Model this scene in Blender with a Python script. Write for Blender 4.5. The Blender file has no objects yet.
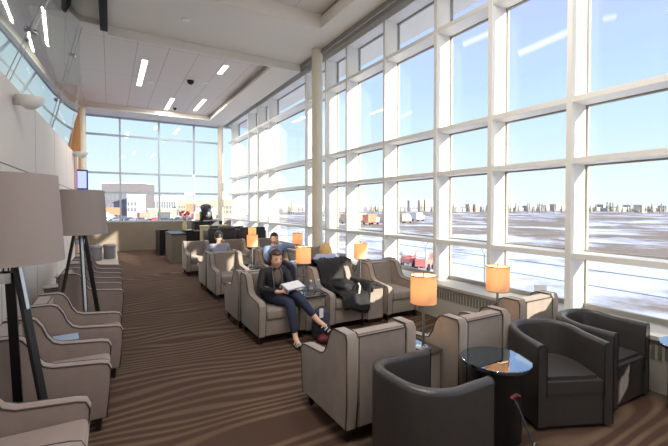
import bpy, bmesh, math, random
from mathutils import Vector, Matrix
random.seed(7)
C = bpy.context.scene.collection
PI = math.pi
H = 1.65

# ------------------------------------------------------------------ materials
def new_mat(name):
    m = bpy.data.materials.new(name); m.use_nodes = True
    nt = m.node_tree
    return m, nt, nt.nodes['Principled BSDF']

def lin(c):
    return tuple(((v/255)/12.92 if v/255 <= .04045 else ((v/255+.055)/1.055)**2.4) for v in c) + (1,)

def mat(name, rgb, rough=.6, metal=0, noise=0, nscale=30, bump=0, spec=.5, coat=0, sheen=0):
    m, nt, b = new_mat(name)
    b.inputs['Base Color'].default_value = lin(rgb)
    b.inputs['Roughness'].default_value = rough
    b.inputs['Metallic'].default_value = metal
    b.inputs['Specular IOR Level'].default_value = spec
    b.inputs['Coat Weight'].default_value = coat
    b.inputs['Sheen Weight'].default_value = sheen
    if noise or bump:
        tc = nt.nodes.new('ShaderNodeTexCoord')
        n = nt.nodes.new('ShaderNodeTexNoise'); n.inputs['Scale'].default_value = nscale; n.inputs['Detail'].default_value = 4
        nt.links.new(tc.outputs['Object'], n.inputs['Vector'])
        if noise:
            mx = nt.nodes.new('ShaderNodeMix'); mx.data_type = 'RGBA'
            c = lin(rgb)
            mx.inputs[6].default_value = tuple(v*(1-noise) for v in c[:3])+(1,)
            mx.inputs[7].default_value = tuple(min(1, v*(1+noise)) for v in c[:3])+(1,)
            nt.links.new(n.outputs['Fac'], mx.inputs[0]); nt.links.new(mx.outputs[2], b.inputs['Base Color'])
        if bump:
            bp = nt.nodes.new('ShaderNodeBump'); bp.inputs['Strength'].default_value = bump; bp.inputs['Distance'].default_value = .01
            nt.links.new(n.outputs['Fac'], bp.inputs['Height']); nt.links.new(bp.outputs['Normal'], b.inputs['Normal'])
    return m

M = {}
M['fabric'] = mat('taupe velvet', (146, 135, 127), .8, noise=.18, nscale=9, sheen=.3, spec=.2)
M['fabric_rose'] = mat('rose taupe velvet', (138, 123, 117), .8, noise=.15, nscale=8, sheen=.3, spec=.2)
M['piping'] = mat('dark piping', (52, 42, 40), .6)
M['leg'] = mat('espresso wood', (28, 22, 20), .4)
M['leather'] = mat('black leather', (60, 57, 57), .34, noise=.12, nscale=25, bump=.12, spec=.5)
M['blackglass'] = mat('black glass', (8, 9, 12), .04, spec=.9, coat=1)
M['blackglass'].node_tree.nodes['Principled BSDF'].inputs['IOR'].default_value = 2.6
M['tableglass'] = mat('dark mirror glass', (150, 168, 184), .03, 1)  # blue of the reflected sky is put into the metal tint
M['black'] = mat('black lacquer', (16, 15, 17), .4)
M['white'] = mat('white aluminium', (232, 231, 226), .45)
M['gyp'] = mat('painted plaster', (226, 222, 214), .8)
M['slot'] = mat('grey blind pocket', (150, 147, 142), .8)
M['dark'] = mat('dark void', (26, 25, 27), .8)
M['column'] = mat('column paint', (225, 218, 200), .6)
M['wood'] = mat('honey wood panel', (176, 124, 78), .5, noise=.15, nscale=4)
M['lowwall'] = mat('beige stone cladding', (128, 119, 105), .7, noise=.08, nscale=5)
M['cream'] = mat('cream laminate', (222, 205, 165), .6)
M['chrome'] = mat('brushed steel', (190, 192, 196), .25, 1)
M['shade_off'] = mat('grey linen shade', (150, 139, 136), .9, noise=.06, nscale=120)
M['heater'] = mat('heater enamel', (186, 182, 172), .5)
M['grille'] = mat('heater grille', (120, 117, 110), .6)
M['skin'] = mat('skin', (236, 188, 162), .5)
M['lips'] = mat('lips', (176, 84, 80), .4)
M['eye'] = mat('eye', (40, 30, 28), .3)
M['hair_brown'] = mat('brown hair', (72, 48, 38), .5, noise=.35, nscale=40)
M['hair_dark'] = mat('dark hair', (34, 28, 28), .5, noise=.3, nscale=40)
M['hair_blond'] = mat('blond hair', (214, 178, 118), .5, noise=.3, nscale=30)
M['jacket'] = mat('black jacket', (30, 30, 36), .7, noise=.2, nscale=30)
M['trim_grey'] = mat('jacket trim', (130, 130, 138), .6)
M['blouse'] = mat('patterned blouse', (112, 96, 88), .8, noise=.7, nscale=60)
M['jeans'] = mat('navy denim', (42, 50, 74), .8, noise=.15, nscale=60)
M['shirt_blue'] = mat('blue shirt', (126, 150, 186), .8, noise=.12, nscale=30)
M['shirt_grey'] = mat('grey blue shirt', (158, 162, 182), .8, noise=.1, nscale=30)
M['shirt_pale'] = mat('pale blue shirt', (176, 188, 222), .8, noise=.1, nscale=30)
M['trousers'] = mat('dark trousers', (48, 50, 62), .8)
M['coat'] = mat('black coat', (24, 23, 27), .75, noise=.3, nscale=12)
M['shoe'] = mat('black shoe', (20, 19, 21), .4)
M['shoe_white'] = mat('pale shoe straps', (205, 198, 190), .6)
M['pack'] = mat('slate backpack', (64, 70, 88), .8, noise=.2, nscale=20)
M['red'] = mat('dark red bag', (92, 24, 30), .6)
M['paper'] = mat('white paper', (236, 236, 238), .7)
M['tablet'] = mat('pale blue folder', (150, 170, 196), .4)
M['capb'] = mat('bottle cap', (236, 238, 242), .4)
M['brass'] = mat('shade rim', (120, 84, 60), .4)
M['building_grey'] = mat('grey building', (112, 108, 112), .9)  # outdoor building colours are lightened to paint in distant haze
M['building_white'] = mat('white building', (196, 192, 186), .9)
M['building_tan'] = mat('tan building', (176, 158, 138), .9)
M['window_ext'] = mat('building windows', (110, 118, 130), .4)
M['orange'] = mat('orange red panel', (222, 120, 92), .7)
M['redx'] = mat('faded red metal', (206, 120, 108), .6)  # reds paled and desaturated to paint in haze
M['car_dark'] = mat('dark car paint', (70, 74, 84), .4)
M['car_white'] = mat('white car paint', (220, 222, 226), .4)
M['car_red'] = mat('red car paint', (160, 60, 50), .4)
M['tyre'] = mat('tyre', (30, 30, 30), .8)
M['tree'] = mat('bare conifer', (150, 146, 136), .9, noise=.3, nscale=1)  # greyed and paled for the haze on the horizon
M['trunk'] = mat('bark', (86, 70, 58), .9)
M['fence'] = mat('galvanised steel', (150, 156, 166), .5, .4)
M['flower'] = mat('red petals', (196, 44, 30), .6)
M['tile'] = mat('light floor tile', (172, 164, 150), .5)
M['blueside'] = mat('violet panel side', (60, 50, 150), .5)

def emis(name, rgb, s):
    m, nt, b = new_mat(name)
    b.inputs['Base Color'].default_value = lin(rgb)
    b.inputs['Emission Color'].default_value = lin(rgb); b.inputs['Emission Strength'].default_value = s
    return m
M['tube'] = emis('ceiling light diffuser', (255, 238, 208), 3.0)
M['bulb'] = emis('warm bulb', (255, 205, 150), 8)
M['screen'] = emis('blue display', (150, 165, 250), 1.0)

def shade_mat():
    m, nt, b = new_mat('glowing linen shade')
    nt.nodes.remove(b)
    out = nt.nodes['Material Output']
    d = nt.nodes.new('ShaderNodeBsdfDiffuse'); d.inputs[0].default_value = lin((245, 226, 200))
    t = nt.nodes.new('ShaderNodeBsdfTranslucent'); t.inputs[0].default_value = lin((236, 208, 172))
    mx = nt.nodes.new('ShaderNodeMixShader'); mx.inputs[0].default_value = .5
    nt.links.new(d.outputs[0], mx.inputs[1]); nt.links.new(t.outputs[0], mx.inputs[2]); nt.links.new(mx.outputs[0], out.inputs[0])
    return m
M['shade_on'] = shade_mat()

def glass(name, tint, refl, ior=1.45, trans=True):
    m, nt, b = new_mat(name); nt.nodes.remove(b)
    out = nt.nodes['Material Output']
    t = nt.nodes.new('ShaderNodeBsdfTransparent'); t.inputs[0].default_value = tint
    g = nt.nodes.new('ShaderNodeBsdfGlossy'); g.inputs['Roughness'].default_value = .02 if trans else .0
    g.inputs['Color'].default_value = (.9, .95, .95, 1)
    mx = nt.nodes.new('ShaderNodeMixShader')
    lw = nt.nodes.new('ShaderNodeLayerWeight'); lw.inputs['Blend'].default_value = .5
    pw = nt.nodes.new('ShaderNodeMath'); pw.operation = 'POWER'; pw.inputs[1].default_value = 4.5; nt.links.new(lw.outputs['Facing'], pw.inputs[0])
    fr = nt.nodes.new('ShaderNodeMath'); fr.operation = 'MULTIPLY'; fr.inputs[1].default_value = (ior-1)*1.1; nt.links.new(pw.outputs[0], fr.inputs[0])
    mm = nt.nodes.new('ShaderNodeMath'); mm.operation = 'ADD'; mm.inputs[1].default_value = refl; mm.use_clamp = True
    nt.links.new(fr.outputs[0], mm.inputs[0]); nt.links.new(mm.outputs[0], mx.inputs[0])
    nt.links.new(t.outputs[0], mx.inputs[1]); nt.links.new(g.outputs[0], mx.inputs[2]); nt.links.new(mx.outputs[0], out.inputs[0])
    return m
M['glass'] = glass('window glass', (.98, .995, .995, 1), 0.015, 1.35)
M['mirrorglass'] = glass('reflective screen glass', (.80, .88, .86, 1), .42, 1.45)
M['bottle'] = glass('clear plastic', (.86, .91, .94, 1), .12, 1.33)

def ceiling_mat():
    m, nt, b = new_mat('perforated ceiling planks')
    tc = nt.nodes.new('ShaderNodeTexCoord'); sp = nt.nodes.new('ShaderNodeSeparateXYZ')
    nt.links.new(tc.outputs['Object'], sp.inputs[0])
    def line(sock, period, off, w):
        a = nt.nodes.new('ShaderNodeMath'); a.operation = 'ADD'; a.inputs[1].default_value = off+100*period
        d = nt.nodes.new('ShaderNodeMath'); d.operation = 'DIVIDE'; d.inputs[1].default_value = period
        f = nt.nodes.new('ShaderNodeMath'); f.operation = 'FRACT'
        c = nt.nodes.new('ShaderNodeMath'); c.operation = 'LESS_THAN'; c.inputs[1].default_value = w/period
        nt.links.new(sock, a.inputs[0]); nt.links.new(a.outputs[0], d.inputs[0]); nt.links.new(d.outputs[0], f.inputs[0]); nt.links.new(f.outputs[0], c.inputs[0])
        return c.outputs[0]
    l1 = line(sp.outputs['X'], .62, .08, .012); l2 = line(sp.outputs['Y'], 2.4, .4, .010)
    mxx = nt.nodes.new('ShaderNodeMath'); mxx.operation = 'MAXIMUM'
    nt.links.new(l1, mxx.inputs[0]); nt.links.new(l2, mxx.inputs[1])
    mx = nt.nodes.new('ShaderNodeMix'); mx.data_type = 'RGBA'
    mx.inputs[6].default_value = lin((222, 217, 212)); mx.inputs[7].default_value = lin((172, 168, 164))
    nt.links.new(mxx.outputs[0], mx.inputs[0]); nt.links.new(mx.outputs[2], b.inputs['Base Color'])
    b.inputs['Roughness'].default_value = .9
    return m
M['ceiling'] = ceiling_mat()

def panel_mat():
    m, nt, b = new_mat('fabric wall panels')
    tc = nt.nodes.new('ShaderNodeTexCoord'); sp = nt.nodes.new('ShaderNodeSeparateXYZ')
    nt.links.new(tc.outputs['Object'], sp.inputs[0])
    a = nt.nodes.new('ShaderNodeMath'); a.operation = 'ADD'; a.inputs[1].default_value = 200-.1
    d = nt.nodes.new('ShaderNodeMath'); d.operation = 'DIVIDE'; d.inputs[1].default_value = 2.05
    f = nt.nodes.new('ShaderNodeMath'); f.operation = 'FRACT'
    c = nt.nodes.new('ShaderNodeMath'); c.operation = 'LESS_THAN'; c.inputs[1].default_value = .012
    nt.links.new(sp.outputs['Y'], a.inputs[0]); nt.links.new(a.outputs[0], d.inputs[0]); nt.links.new(d.outputs[0], f.inputs[0]); nt.links.new(f.outputs[0], c.inputs[0])
    z = nt.nodes.new('ShaderNodeMath'); z.operation = 'COMPARE'; z.inputs[1].default_value = 2.10; z.inputs[2].default_value = .008
    nt.links.new(sp.outputs['Z'], z.inputs[0])
    mm = nt.nodes.new('ShaderNodeMath'); mm.operation = 'MAXIMUM'
    nt.links.new(c.outputs[0], mm.inputs[0]); nt.links.new(z.outputs[0], mm.inputs[1])
    mx = nt.nodes.new('ShaderNodeMix'); mx.data_type = 'RGBA'
    mx.inputs[6].default_value = lin((212, 205, 199)); mx.inputs[7].default_value = lin((120, 112, 108))
    nt.links.new(mm.outputs[0], mx.inputs[0]); nt.links.new(mx.outputs[2], b.inputs['Base Color'])
    b.inputs['Roughness'].default_value = .85
    return m
M['panel'] = panel_mat()

def carpet_mat():
    m, nt, b = new_mat('striped carpet')
    tc = nt.nodes.new('ShaderNodeTexCoord')
    mp = nt.nodes.new('ShaderNodeMapping'); mp.inputs['Rotation'].default_value = (0, 0, .12); mp.inputs['Scale'].default_value = (.30, 1, 1)
    nt.links.new(tc.outputs['Object'], mp.inputs[0])
    n1 = nt.nodes.new('ShaderNodeTexNoise'); n1.inputs['Scale'].default_value = .75; n1.inputs['Detail'].default_value = 2.2
    nt.links.new(mp.outputs[0], n1.inputs['Vector'])
    sp = nt.nodes.new('ShaderNodeSeparateXYZ'); nt.links.new(mp.outputs[0], sp.inputs[0])
    k = nt.nodes.new('ShaderNodeMath'); k.operation = 'MULTIPLY_ADD'; k.inputs[1].default_value = 1.7
    nt.links.new(n1.outputs['Fac'], k.inputs[0]); nt.links.new(sp.outputs['Y'], k.inputs[2])
    fr = nt.nodes.new('ShaderNodeMath'); fr.operation = 'MULTIPLY'; fr.inputs[1].default_value = 2*PI/.118
    nt.links.new(k.outputs[0], fr.inputs[0])
    s = nt.nodes.new('ShaderNodeMath'); s.operation = 'SINE'; nt.links.new(fr.outputs[0], s.inputs[0])
    cr = nt.nodes.new('ShaderNodeMapRange'); cr.inputs['From Min'].default_value = -.3; cr.inputs['From Max'].default_value = .9
    nt.links.new(s.outputs[0], cr.inputs[0])
    # stripes fade in and out in drifts
    n2 = nt.nodes.new('ShaderNodeTexNoise'); n2.inputs['Scale'].default_value = 1.1; n2.inputs['Detail'].default_value = 1
    nt.links.new(tc.outputs['Object'], n2.inputs['Vector'])
    r2 = nt.nodes.new('ShaderNodeMapRange'); r2.inputs['From Min'].default_value = .3; r2.inputs['From Max'].default_value = .62; r2.inputs['To Min'].default_value = .45
    nt.links.new(n2.outputs['Fac'], r2.inputs[0])
    mu = nt.nodes.new('ShaderNodeMath'); mu.operation = 'MULTIPLY'; nt.links.new(cr.outputs[0], mu.inputs[0]); nt.links.new(r2.outputs[0], mu.inputs[1])
    mx = nt.nodes.new('ShaderNodeMix'); mx.data_type = 'RGBA'
    mx.inputs[6].default_value = lin((82, 63, 53)); mx.inputs[7].default_value = lin((116, 98, 81))
    nt.links.new(mu.outputs[0], mx.inputs[0])
    n3 = nt.nodes.new('ShaderNodeTexNoise'); n3.inputs['Scale'].default_value = 140
    nt.links.new(tc.outputs['Object'], n3.inputs['Vector'])
    m2 = nt.nodes.new('ShaderNodeMix'); m2.data_type = 'RGBA'; m2.blend_type = 'MULTIPLY'; m2.inputs[0].default_value = .35
    nt.links.new(mx.outputs[2], m2.inputs[6]); nt.links.new(n3.outputs['Color'], m2.inputs[7])
    nt.links.new(m2.outputs[2], b.inputs['Base Color'])
    b.inputs['Roughness'].default_value = .95; b.inputs['Specular IOR Level'].default_value = .15
    return m
M['carpet'] = carpet_mat()

def snow_mat():
    m, nt, b = new_mat('snow and winter grass')
    tc = nt.nodes.new('ShaderNodeTexCoord')
    mp = nt.nodes.new('ShaderNodeMapping'); mp.inputs['Rotation'].default_value = (0, 0, .5); mp.inputs['Scale'].default_value = (.07, .05, 1)
    nt.links.new(tc.outputs['Object'], mp.inputs[0])
    n = nt.nodes.new('ShaderNodeTexNoise'); n.inputs['Scale'].default_value = 1; n.inputs['Detail'].default_value = 9; n.inputs['Roughness'].default_value = .68
    nt.links.new(mp.outputs[0], n.inputs['Vector'])
    # bare ground beyond the ploughed apron: grows with distance from the building
    sp = nt.nodes.new('ShaderNodeSeparateXYZ'); nt.links.new(tc.outputs['Object'], sp.inputs[0])
    mr = nt.nodes.new('ShaderNodeMapRange'); mr.inputs['From Min'].default_value = 22; mr.inputs['From Max'].default_value = 60
    mr.inputs['To Min'].default_value = -.045; mr.inputs['To Max'].default_value = .055
    nt.links.new(sp.outputs['X'], mr.inputs[0])
    ad = nt.nodes.new('ShaderNodeMath'); ad.operation = 'ADD'; nt.links.new(n.outputs['Fac'], ad.inputs[0]); nt.links.new(mr.outputs[0], ad.inputs[1])
    r = nt.nodes.new('ShaderNodeMapRange'); r.inputs['From Min'].default_value = .46; r.inputs['From Max'].default_value = .56
    nt.links.new(ad.outputs[0], r.inputs[0])
    n2 = nt.nodes.new('ShaderNodeTexNoise'); n2.inputs['Scale'].default_value = .15; n2.inputs['Detail'].default_value = 8
    nt.links.new(tc.outputs['Object'], n2.inputs['Vector'])
    g = nt.nodes.new('ShaderNodeMix'); g.data_type = 'RGBA'; g.inputs[6].default_value = lin((132, 114, 96)); g.inputs[7].default_value = lin((172, 154, 132))  # browns lightened to paint haze over the field
    nt.links.new(n2.outputs['Fac'], g.inputs[0])
    mx = nt.nodes.new('ShaderNodeMix'); mx.data_type = 'RGBA'; mx.inputs[6].default_value = lin((236, 240, 248))
    nt.links.new(g.outputs[2], mx.inputs[7]); nt.links.new(r.outputs[0], mx.inputs[0]); nt.links.new(mx.outputs[2], b.inputs['Base Color'])
    b.inputs['Roughness'].default_value = .9
    return m
M['snow'] = snow_mat()

# ------------------------------------------------------------------ geometry helpers
def obj(name, bm, m, parent=None, smooth=False, loc=None, rotz=0, angle=40):
    bmesh.ops.recalc_face_normals(bm, faces=bm.faces)
    me = bpy.data.meshes.new(name); bm.to_mesh(me); bm.free()
    if smooth:
        for p in me.polygons: p.use_smooth = True
        me.set_sharp_from_angle(angle=math.radians(angle))
    for x in (m if isinstance(m, list) else [m]): me.materials.append(x)
    o = bpy.data.objects.new(name, me); C.objects.link(o)
    if parent is not None: o.parent = parent
    if loc: o.location = loc
    if rotz: o.rotation_euler = (0, 0, rotz)
    return o

def tag(o, label=None, cat=None, group=None, kind=None):
    if label: o['label'] = label
    if cat: o['category'] = cat
    if group: o['group'] = group
    if kind: o['kind'] = kind
    return o

def thing(name, label, cat, loc=(0, 0, 0), rz=0, group=None):
    o = bpy.data.objects.new(name, None); C.objects.link(o); o.empty_display_size = .1
    o.location = loc; o.rotation_euler = (0, 0, rz)
    return tag(o, label, cat, group)

def copy_tree(o, parent=None, loc=None, rz=None, label=None, group=None):
    c = o.copy(); C.objects.link(c)
    if parent is not None: c.parent = parent
    if loc is not None: c.location = loc
    if rz is not None: c.rotation_euler = (0, 0, rz)
    if label: c['label'] = label
    if group: c['group'] = group
    for ch in list(o.children): copy_tree(ch, c)
    return c

def bx(bm, x0, x1, y0, y1, z0, z1, bev=0, seg=2, mi=0):
    g = bmesh.ops.create_cube(bm, size=1)
    vs = g['verts']
    for v in vs:
        v.co = Vector(((x0+x1)/2+v.co.x*(x1-x0), (y0+y1)/2+v.co.y*(y1-y0), (z0+z1)/2+v.co.z*(z1-z0)))
    fs = list({f for v in vs for f in v.link_faces})
    for f in fs: f.material_index = mi
    if bev:
        es = list({e for v in vs for e in v.link_edges})
        r = bmesh.ops.bevel(bm, geom=es, offset=bev, segments=seg, profile=.5, affect='EDGES')
        for f in r['faces']: f.material_index = mi
    return vs

def box(*a, **k):
    bm = bmesh.new(); bx(bm, *a, **k); return bm

def tube(bm, pts, r, n=8, cap=True, r1=None):
    pts = [Vector(p) for p in pts]; rings = []
    up = Vector((0, 0, 1))
    for i, p in enumerate(pts):
        t = (pts[min(i+1, len(pts)-1)]-pts[max(i-1, 0)]).normalized()
        a = t.cross(up)
        if a.length < .01: a = t.cross(Vector((0, 1, 0)))
        a.normalize(); b = t.cross(a).normalized()
        rr = r if r1 is None else r+(r1-r)*i/(len(pts)-1)
        rings.append([bm.verts.new(p+a*math.cos(2*PI*k/n)*rr+b*math.sin(2*PI*k/n)*rr) for k in range(n)])
    for i in range(len(rings)-1):
        for k in range(n):
            bm.faces.new((rings[i][k], rings[i][(k+1) % n], rings[i+1][(k+1) % n], rings[i+1][k]))
    if cap:
        bm.faces.new(rings[0]); bm.faces.new(rings[-1][::-1])
    return bm

def lathe(bm, prof, n=32, cx=0, cy=0, sx=1, sy=1, closed=False):
    rings = []
    for r, z in prof:
        if r < 1e-5: rings.append([bm.verts.new((cx, cy, z))])
        else: rings.append([bm.verts.new((cx+r*sx*math.cos(2*PI*k/n), cy+r*sy*math.sin(2*PI*k/n), z)) for k in range(n)])
    seq = list(range(len(rings)-1))
    for i in seq:
        a, b = rings[i], rings[i+1]
        for k in range(n):
            k2 = (k+1) % n
            if len(a) == 1 and len(b) == 1: continue
            if len(a) == 1: bm.faces.new((a[0], b[k], b[k2]))
            elif len(b) == 1: bm.faces.new((a[k], a[k2], b[0]))
            else: bm.faces.new((a[k], a[k2], b[k2], b[k]))
    if closed:
        a, b = rings[-1], rings[0]
        for k in range(n): bm.faces.new((a[k], a[(k+1) % n], b[(k+1) % n], b[k]))
    return bm

def prism_x(bm, prof, x0, x1, bev=0, seg=3):
    a = [bm.verts.new((x0, y, z)) for y, z in prof]; b = [bm.verts.new((x1, y, z)) for y, z in prof]
    n = len(prof)
    f0 = bm.faces.new(a); f1 = bm.faces.new(b[::-1])
    for i in range(n): bm.faces.new((a[i], b[i], b[(i+1) % n], a[(i+1) % n]))
    if bev:
        bm.normal_update()
        es = [e for f in (f0, f1) for e in f.edges]
        bmesh.ops.bevel(bm, geom=es, offset=bev, segments=seg, profile=.5, affect='EDGES')
    return bm

def grid_surf(bm, rows):
    vs = [[bm.verts.new(p) for p in r] for r in rows]
    for i in range(len(vs)-1):
        for j in range(len(vs[0])-1):
            bm.faces.new((vs[i][j], vs[i][j+1], vs[i+1][j+1], vs[i+1][j]))
    return vs

def struct(name, bm, m, parent=None, **k):
    o = obj(name, bm, m, parent, **k)
    if parent is None: o['kind'] = 'structure'
    return o

# ------------------------------------------------------------------ the room
XW, XG, YE, YB = 4.3, 4.6, 16.25, -3.5
def wallx(y): return -1.03+.012*y

struct('floor', box(-1.15, XG+.1, YB, YE+.2, -.2, 0), M['carpet'])
struct('floor_tile_strip', box(-.9, .2, 8.95, YE-.25, 0, .006), M['tile'])
# left lower wall
bm = bmesh.new()
prof = []
for x0, x1, z0, z1 in ((0, 0, 0, 0),):
    a = [bm.verts.new((wallx(y)-dx, y, z)) for y, dx, z in ((YB, 0, 0), (14.6, 0, 0), (14.6, 0, 3.2), (YB, 0, 2.92), (YB, .1, 0), (14.6, .1, 0), (14.6, .1, 3.2), (YB, .1, 2.92))]
    for f in ((0, 1, 2, 3), (7, 6, 5, 4), (0, 4, 5, 1), (3, 2, 6, 7), (0, 3, 7, 4), (1, 5, 6, 2)): bm.faces.new([a[i] for i in f])
struct('wall_left', bm, M['panel'])
struct('baseboard_left', box(wallx(3)+.0, wallx(3)+.03, YB, 14.5, 0, .09), M['dark'])
# upper wall behind the leaning glass
struct('wall_left_upper', box(-1.75, -1.6, YB, YE, 2.8, 7), M['gyp'])
struct('wall_left_ledge', box(-1.7, -1.12, YB, YE, 2.8, 2.88), M['gyp'])
struct('ceiling_upper_left', box(-1.75, -.1, YB, YE, 6.9, 7), M['gyp'])
struct('wall_left_fascia', box(-.02, .0, YB, 8.65, 5.1, 6.95), M['gyp'])
struct('ceiling_gap_left', box(-.5, -.02, YB, 8.65, 5.2, 5.24), M['gyp'])
struct('wall_wood_return', box(-1.0, -.86, 13.2, YE-.4, 0, 5.1), M['wood'])
struct('wall_wood_end', box(-1.3, -.72, 13.25, 13.35, 3.1, 5.1), M['wood'])
# leaning reflective glass screen
def glass_top(y):
    t = min(1, max(0, (y-3)/10.2)); k = .5-.5*math.cos(PI*t)
    return Vector((-.12-.52*k, y, 5.2 if y < 8.65 else 5.12))
bm = bmesh.new()
ys = [YB+(13.2-YB)*i/44 for i in range(45)]
rows = []
for y in ys:
    b0 = Vector((wallx(y)-.02, y, 2.92+.28*(y-YB)/18.1)); t0 = glass_top(y)
    rows.append([b0.lerp(t0, s/6) for s in range(7)])
grid_surf(bm, rows)
g = struct('window_left_screen', bm, M['mirrorglass'], smooth=True)
g['kind'] = 'structure'
bm = bmesh.new()
for y in (-1, 2.3, 5.6, 8.9, 12.2):
    b0 = Vector((wallx(y)-.01, y, 2.92+.28*(y-YB)/18.1)); t0 = glass_top(y)
    tube(bm, [b0+Vector((.012, 0, 0)), t0+Vector((.012, 0, -.03))], .006, 6)
obj('glass_joint', bm, M['heater'], g)
bm = bmesh.new()
for y in (2.3, 5.6, 8.9):
    for s in (.3, .72):
        b0 = Vector((wallx(y)-.01, y, 2.98)); p = b0.lerp(glass_top(y), s)+Vector((.012, 0, 0))
        bmesh.ops.create_icosphere(bm, subdivisions=2, radius=.035, matrix=Matrix.Translation(p))
obj('glass_fixing', bm, M['chrome'], g, smooth=True)

# back wall behind the camera
struct('wall_back', box(-1.75, XG+.1, YB-.15, YB, 0, 7), M['gyp'])
# ceilings
bm = bmesh.new()
bx(bm, 0, 3.6, 6.7, 8.65, 5.1, 5.2)       # cross band
bx(bm, 3.6, 4.05, YB, 8.65, 5.1, 5.2)     # band along the windows
bx(bm, 0, .55, YB, 6.7, 5.1, 5.2)
struct('ceiling_soffit_near', bm, M['gyp'])
bm = bmesh.new()
bx(bm, .50, 3.65, YB, 6.75, 5.38, 5.45)
struct('ceiling_near', bm, M['ceiling'])
bm = bmesh.new()
bx(bm, .5, 3.6, 6.66, 6.69, 5.098, 5.379); bx(bm, 3.575, 3.6, YB, 6.66, 5.098, 5.32); bx(bm, .55, .57, YB, 6.66, 5.098, 5.379)
struct('trim_1', bm, M['gyp'])
struct('trim_2', box(3.58, 3.62, YB, 6.66, 5.32, 5.379), M['slot'])  # grey colour stands in for the shadow gap above the coffer face
struct('trim_3', box(0, 4.05, 8.60, 8.65, 4.92, 5.2), M['gyp'])
bm = bmesh.new()
bx(bm, 3.32, 4.05, 8.65, YE, 4.92, 5.0); bx(bm, -.95, 3.32, 15.2, YE, 4.92, 5.0)
struct('ceiling_soffit_far', bm, M['gyp'])
struct('ceiling_far', box(-1.2, 3.34, 8.65, 15.25, 5.1, 5.2), M['ceiling'])
struct('trim_4', box(3.32, 3.35, 8.65, 15.2, 4.99, 5.1), M['slot'])  # coffer side coloured grey to carry its shade
struct('trim_7', box(-.95, 3.32, 15.2, 15.23, 4.99, 5.1), M['gyp'])
struct('trim_5', box(4.05, 4.32, YB, YE, 5.18, 5.24), M['slot'])
struct('trim_6', box(4.05, 4.08, YB, YE, 5.0, 5.2), M['slot'])
# roof above everything keeps daylight out
struct('roof', box(-1.8, 5.5, YB-.2, YE+.9, 7.0, 7.1), M['gyp'])
struct('roof_edge', box(4.6, 5.5, YB-.2, YE+.9, 5.16, 5.5), M['gyp'])
struct('wall_upper_right', box(4.3, 4.62, YB, YE+.3, 5.08, 7), M['white'])
struct('wall_upper_end', box(-1.75, 4.6, YE+.0, YE+.25, 4.92, 7), M['gyp'])

# curtain wall, right
mull = [-3.5, -2.4, 1.32, 2.31, 3.32, 4.30, 5.57, 6.85, 7.75, 8.80, 11.43, 12.47, 13.49, 15.65]  # bay out of view left wide to let sunlight reach the seats
T = [1.11, 2.14, 2.80, 4.30]
tt = .06
for i, y in enumerate(mull):
    y1 = mull[i+1] if i+1 < len(mull) else YE
    bm = bmesh.new()
    w = .056
    bx(bm, XW, XG, y, y+w, .5, 5.1)
    bx(bm, XG-.01, XG+.03, y-.02, y+w+.02, .5, 5.1, mi=1)
    for z in T:
        bx(bm, XW+.01, XG, y+w, y1, z-tt/2, z+tt/2)
        bx(bm, XG-.02, XG+.02, y+w, y1, z-tt/2-.018, z+tt/2+.018, mi=1)
    bx(bm, XW+.01, XG, y+w, y1, 4.98, 5.1)
    bx(bm, XG-.02, XG+.02, y+w, y1, 4.96, 5.1, mi=1)
    bx(bm, XG-.02, XG+.02, y+w, y1, .5, .56, mi=1)
    o = struct('window_%d' % (i+1), bm, [M['white'], M['slot']])
    obj('pane', box(XG+.002, XG+.012, y+w*.5, y1, .52, 5.1), M['glass'], o)
# sill and heater
struct('window_sill', box(4.14, XG+.05, YB, YE, .46, .505, bev=.006), M['heater'])
bm = bmesh.new()
bx(bm, 4.17, XG+.02, YB, YE, 0, .46)
o = struct('wall_right', bm, M['heater'])
bm = bmesh.new()
y = -.5
while y < 7.5:
    if (y % 2.4) < 1.7: bx(bm, 4.162, 4.172, y, y+.028, .30, .42)
    y += .05
obj('heater_grille', bm, M['grille'], o)

# end window
ex = [-.74, .34, 1.66, 2.95, 4.05]
for i in range(4):
    x0, x1 = ex[i], ex[i+1]
    bm = bmesh.new()
    bx(bm, x0-.03, x0+.03, YE-.02, YE+.12, 1.0, 5.0)
    for z in (2.14, 2.86, 4.24):
        bx(bm, x0+.03, x1-.03, YE, YE+.1, z-.035, z+.035)
    bx(bm, x0+.03, x1-.03, YE, YE+.1, 1.04, 1.1)
    bx(bm, x0+.03, x1-.03, YE, YE+.1, 4.86, 5.0)
    o = struct('window_%d' % (len(mull)+1+i), bm, mat('end frame %d' % i, (176, 190, 200), .5))
    obj('pane', box(x0, x1, YE+.06, YE+.07, 1.05, 5.0), M['glass'], o)
struct('wall_end', box(-1.1, 4.35, YE-.25, YE+.15, 0, 1.06, bev=.01), M['lowwall'])
struct('wall_end_corner', box(-1.1, -.98, YE-.3, YE+.2, 0, 5.0), M['gyp'])

def column(x, y, r, z1, name):
    bm = bmesh.new(); lathe(bm, [(0, 0), (r+.03, 0), (r+.03, .12), (r, .13), (r, z1), (0, z1)], 32, x, y)
    return struct(name, bm, M['column'], smooth=True)
column(4.0, 7.62, .12, 5.12, 'column_middle')
column(3.93, 16.0, .11, 4.95, 'column_corner')
column(-.80, 15.4, .12, 5.1, 'column_end')

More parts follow.
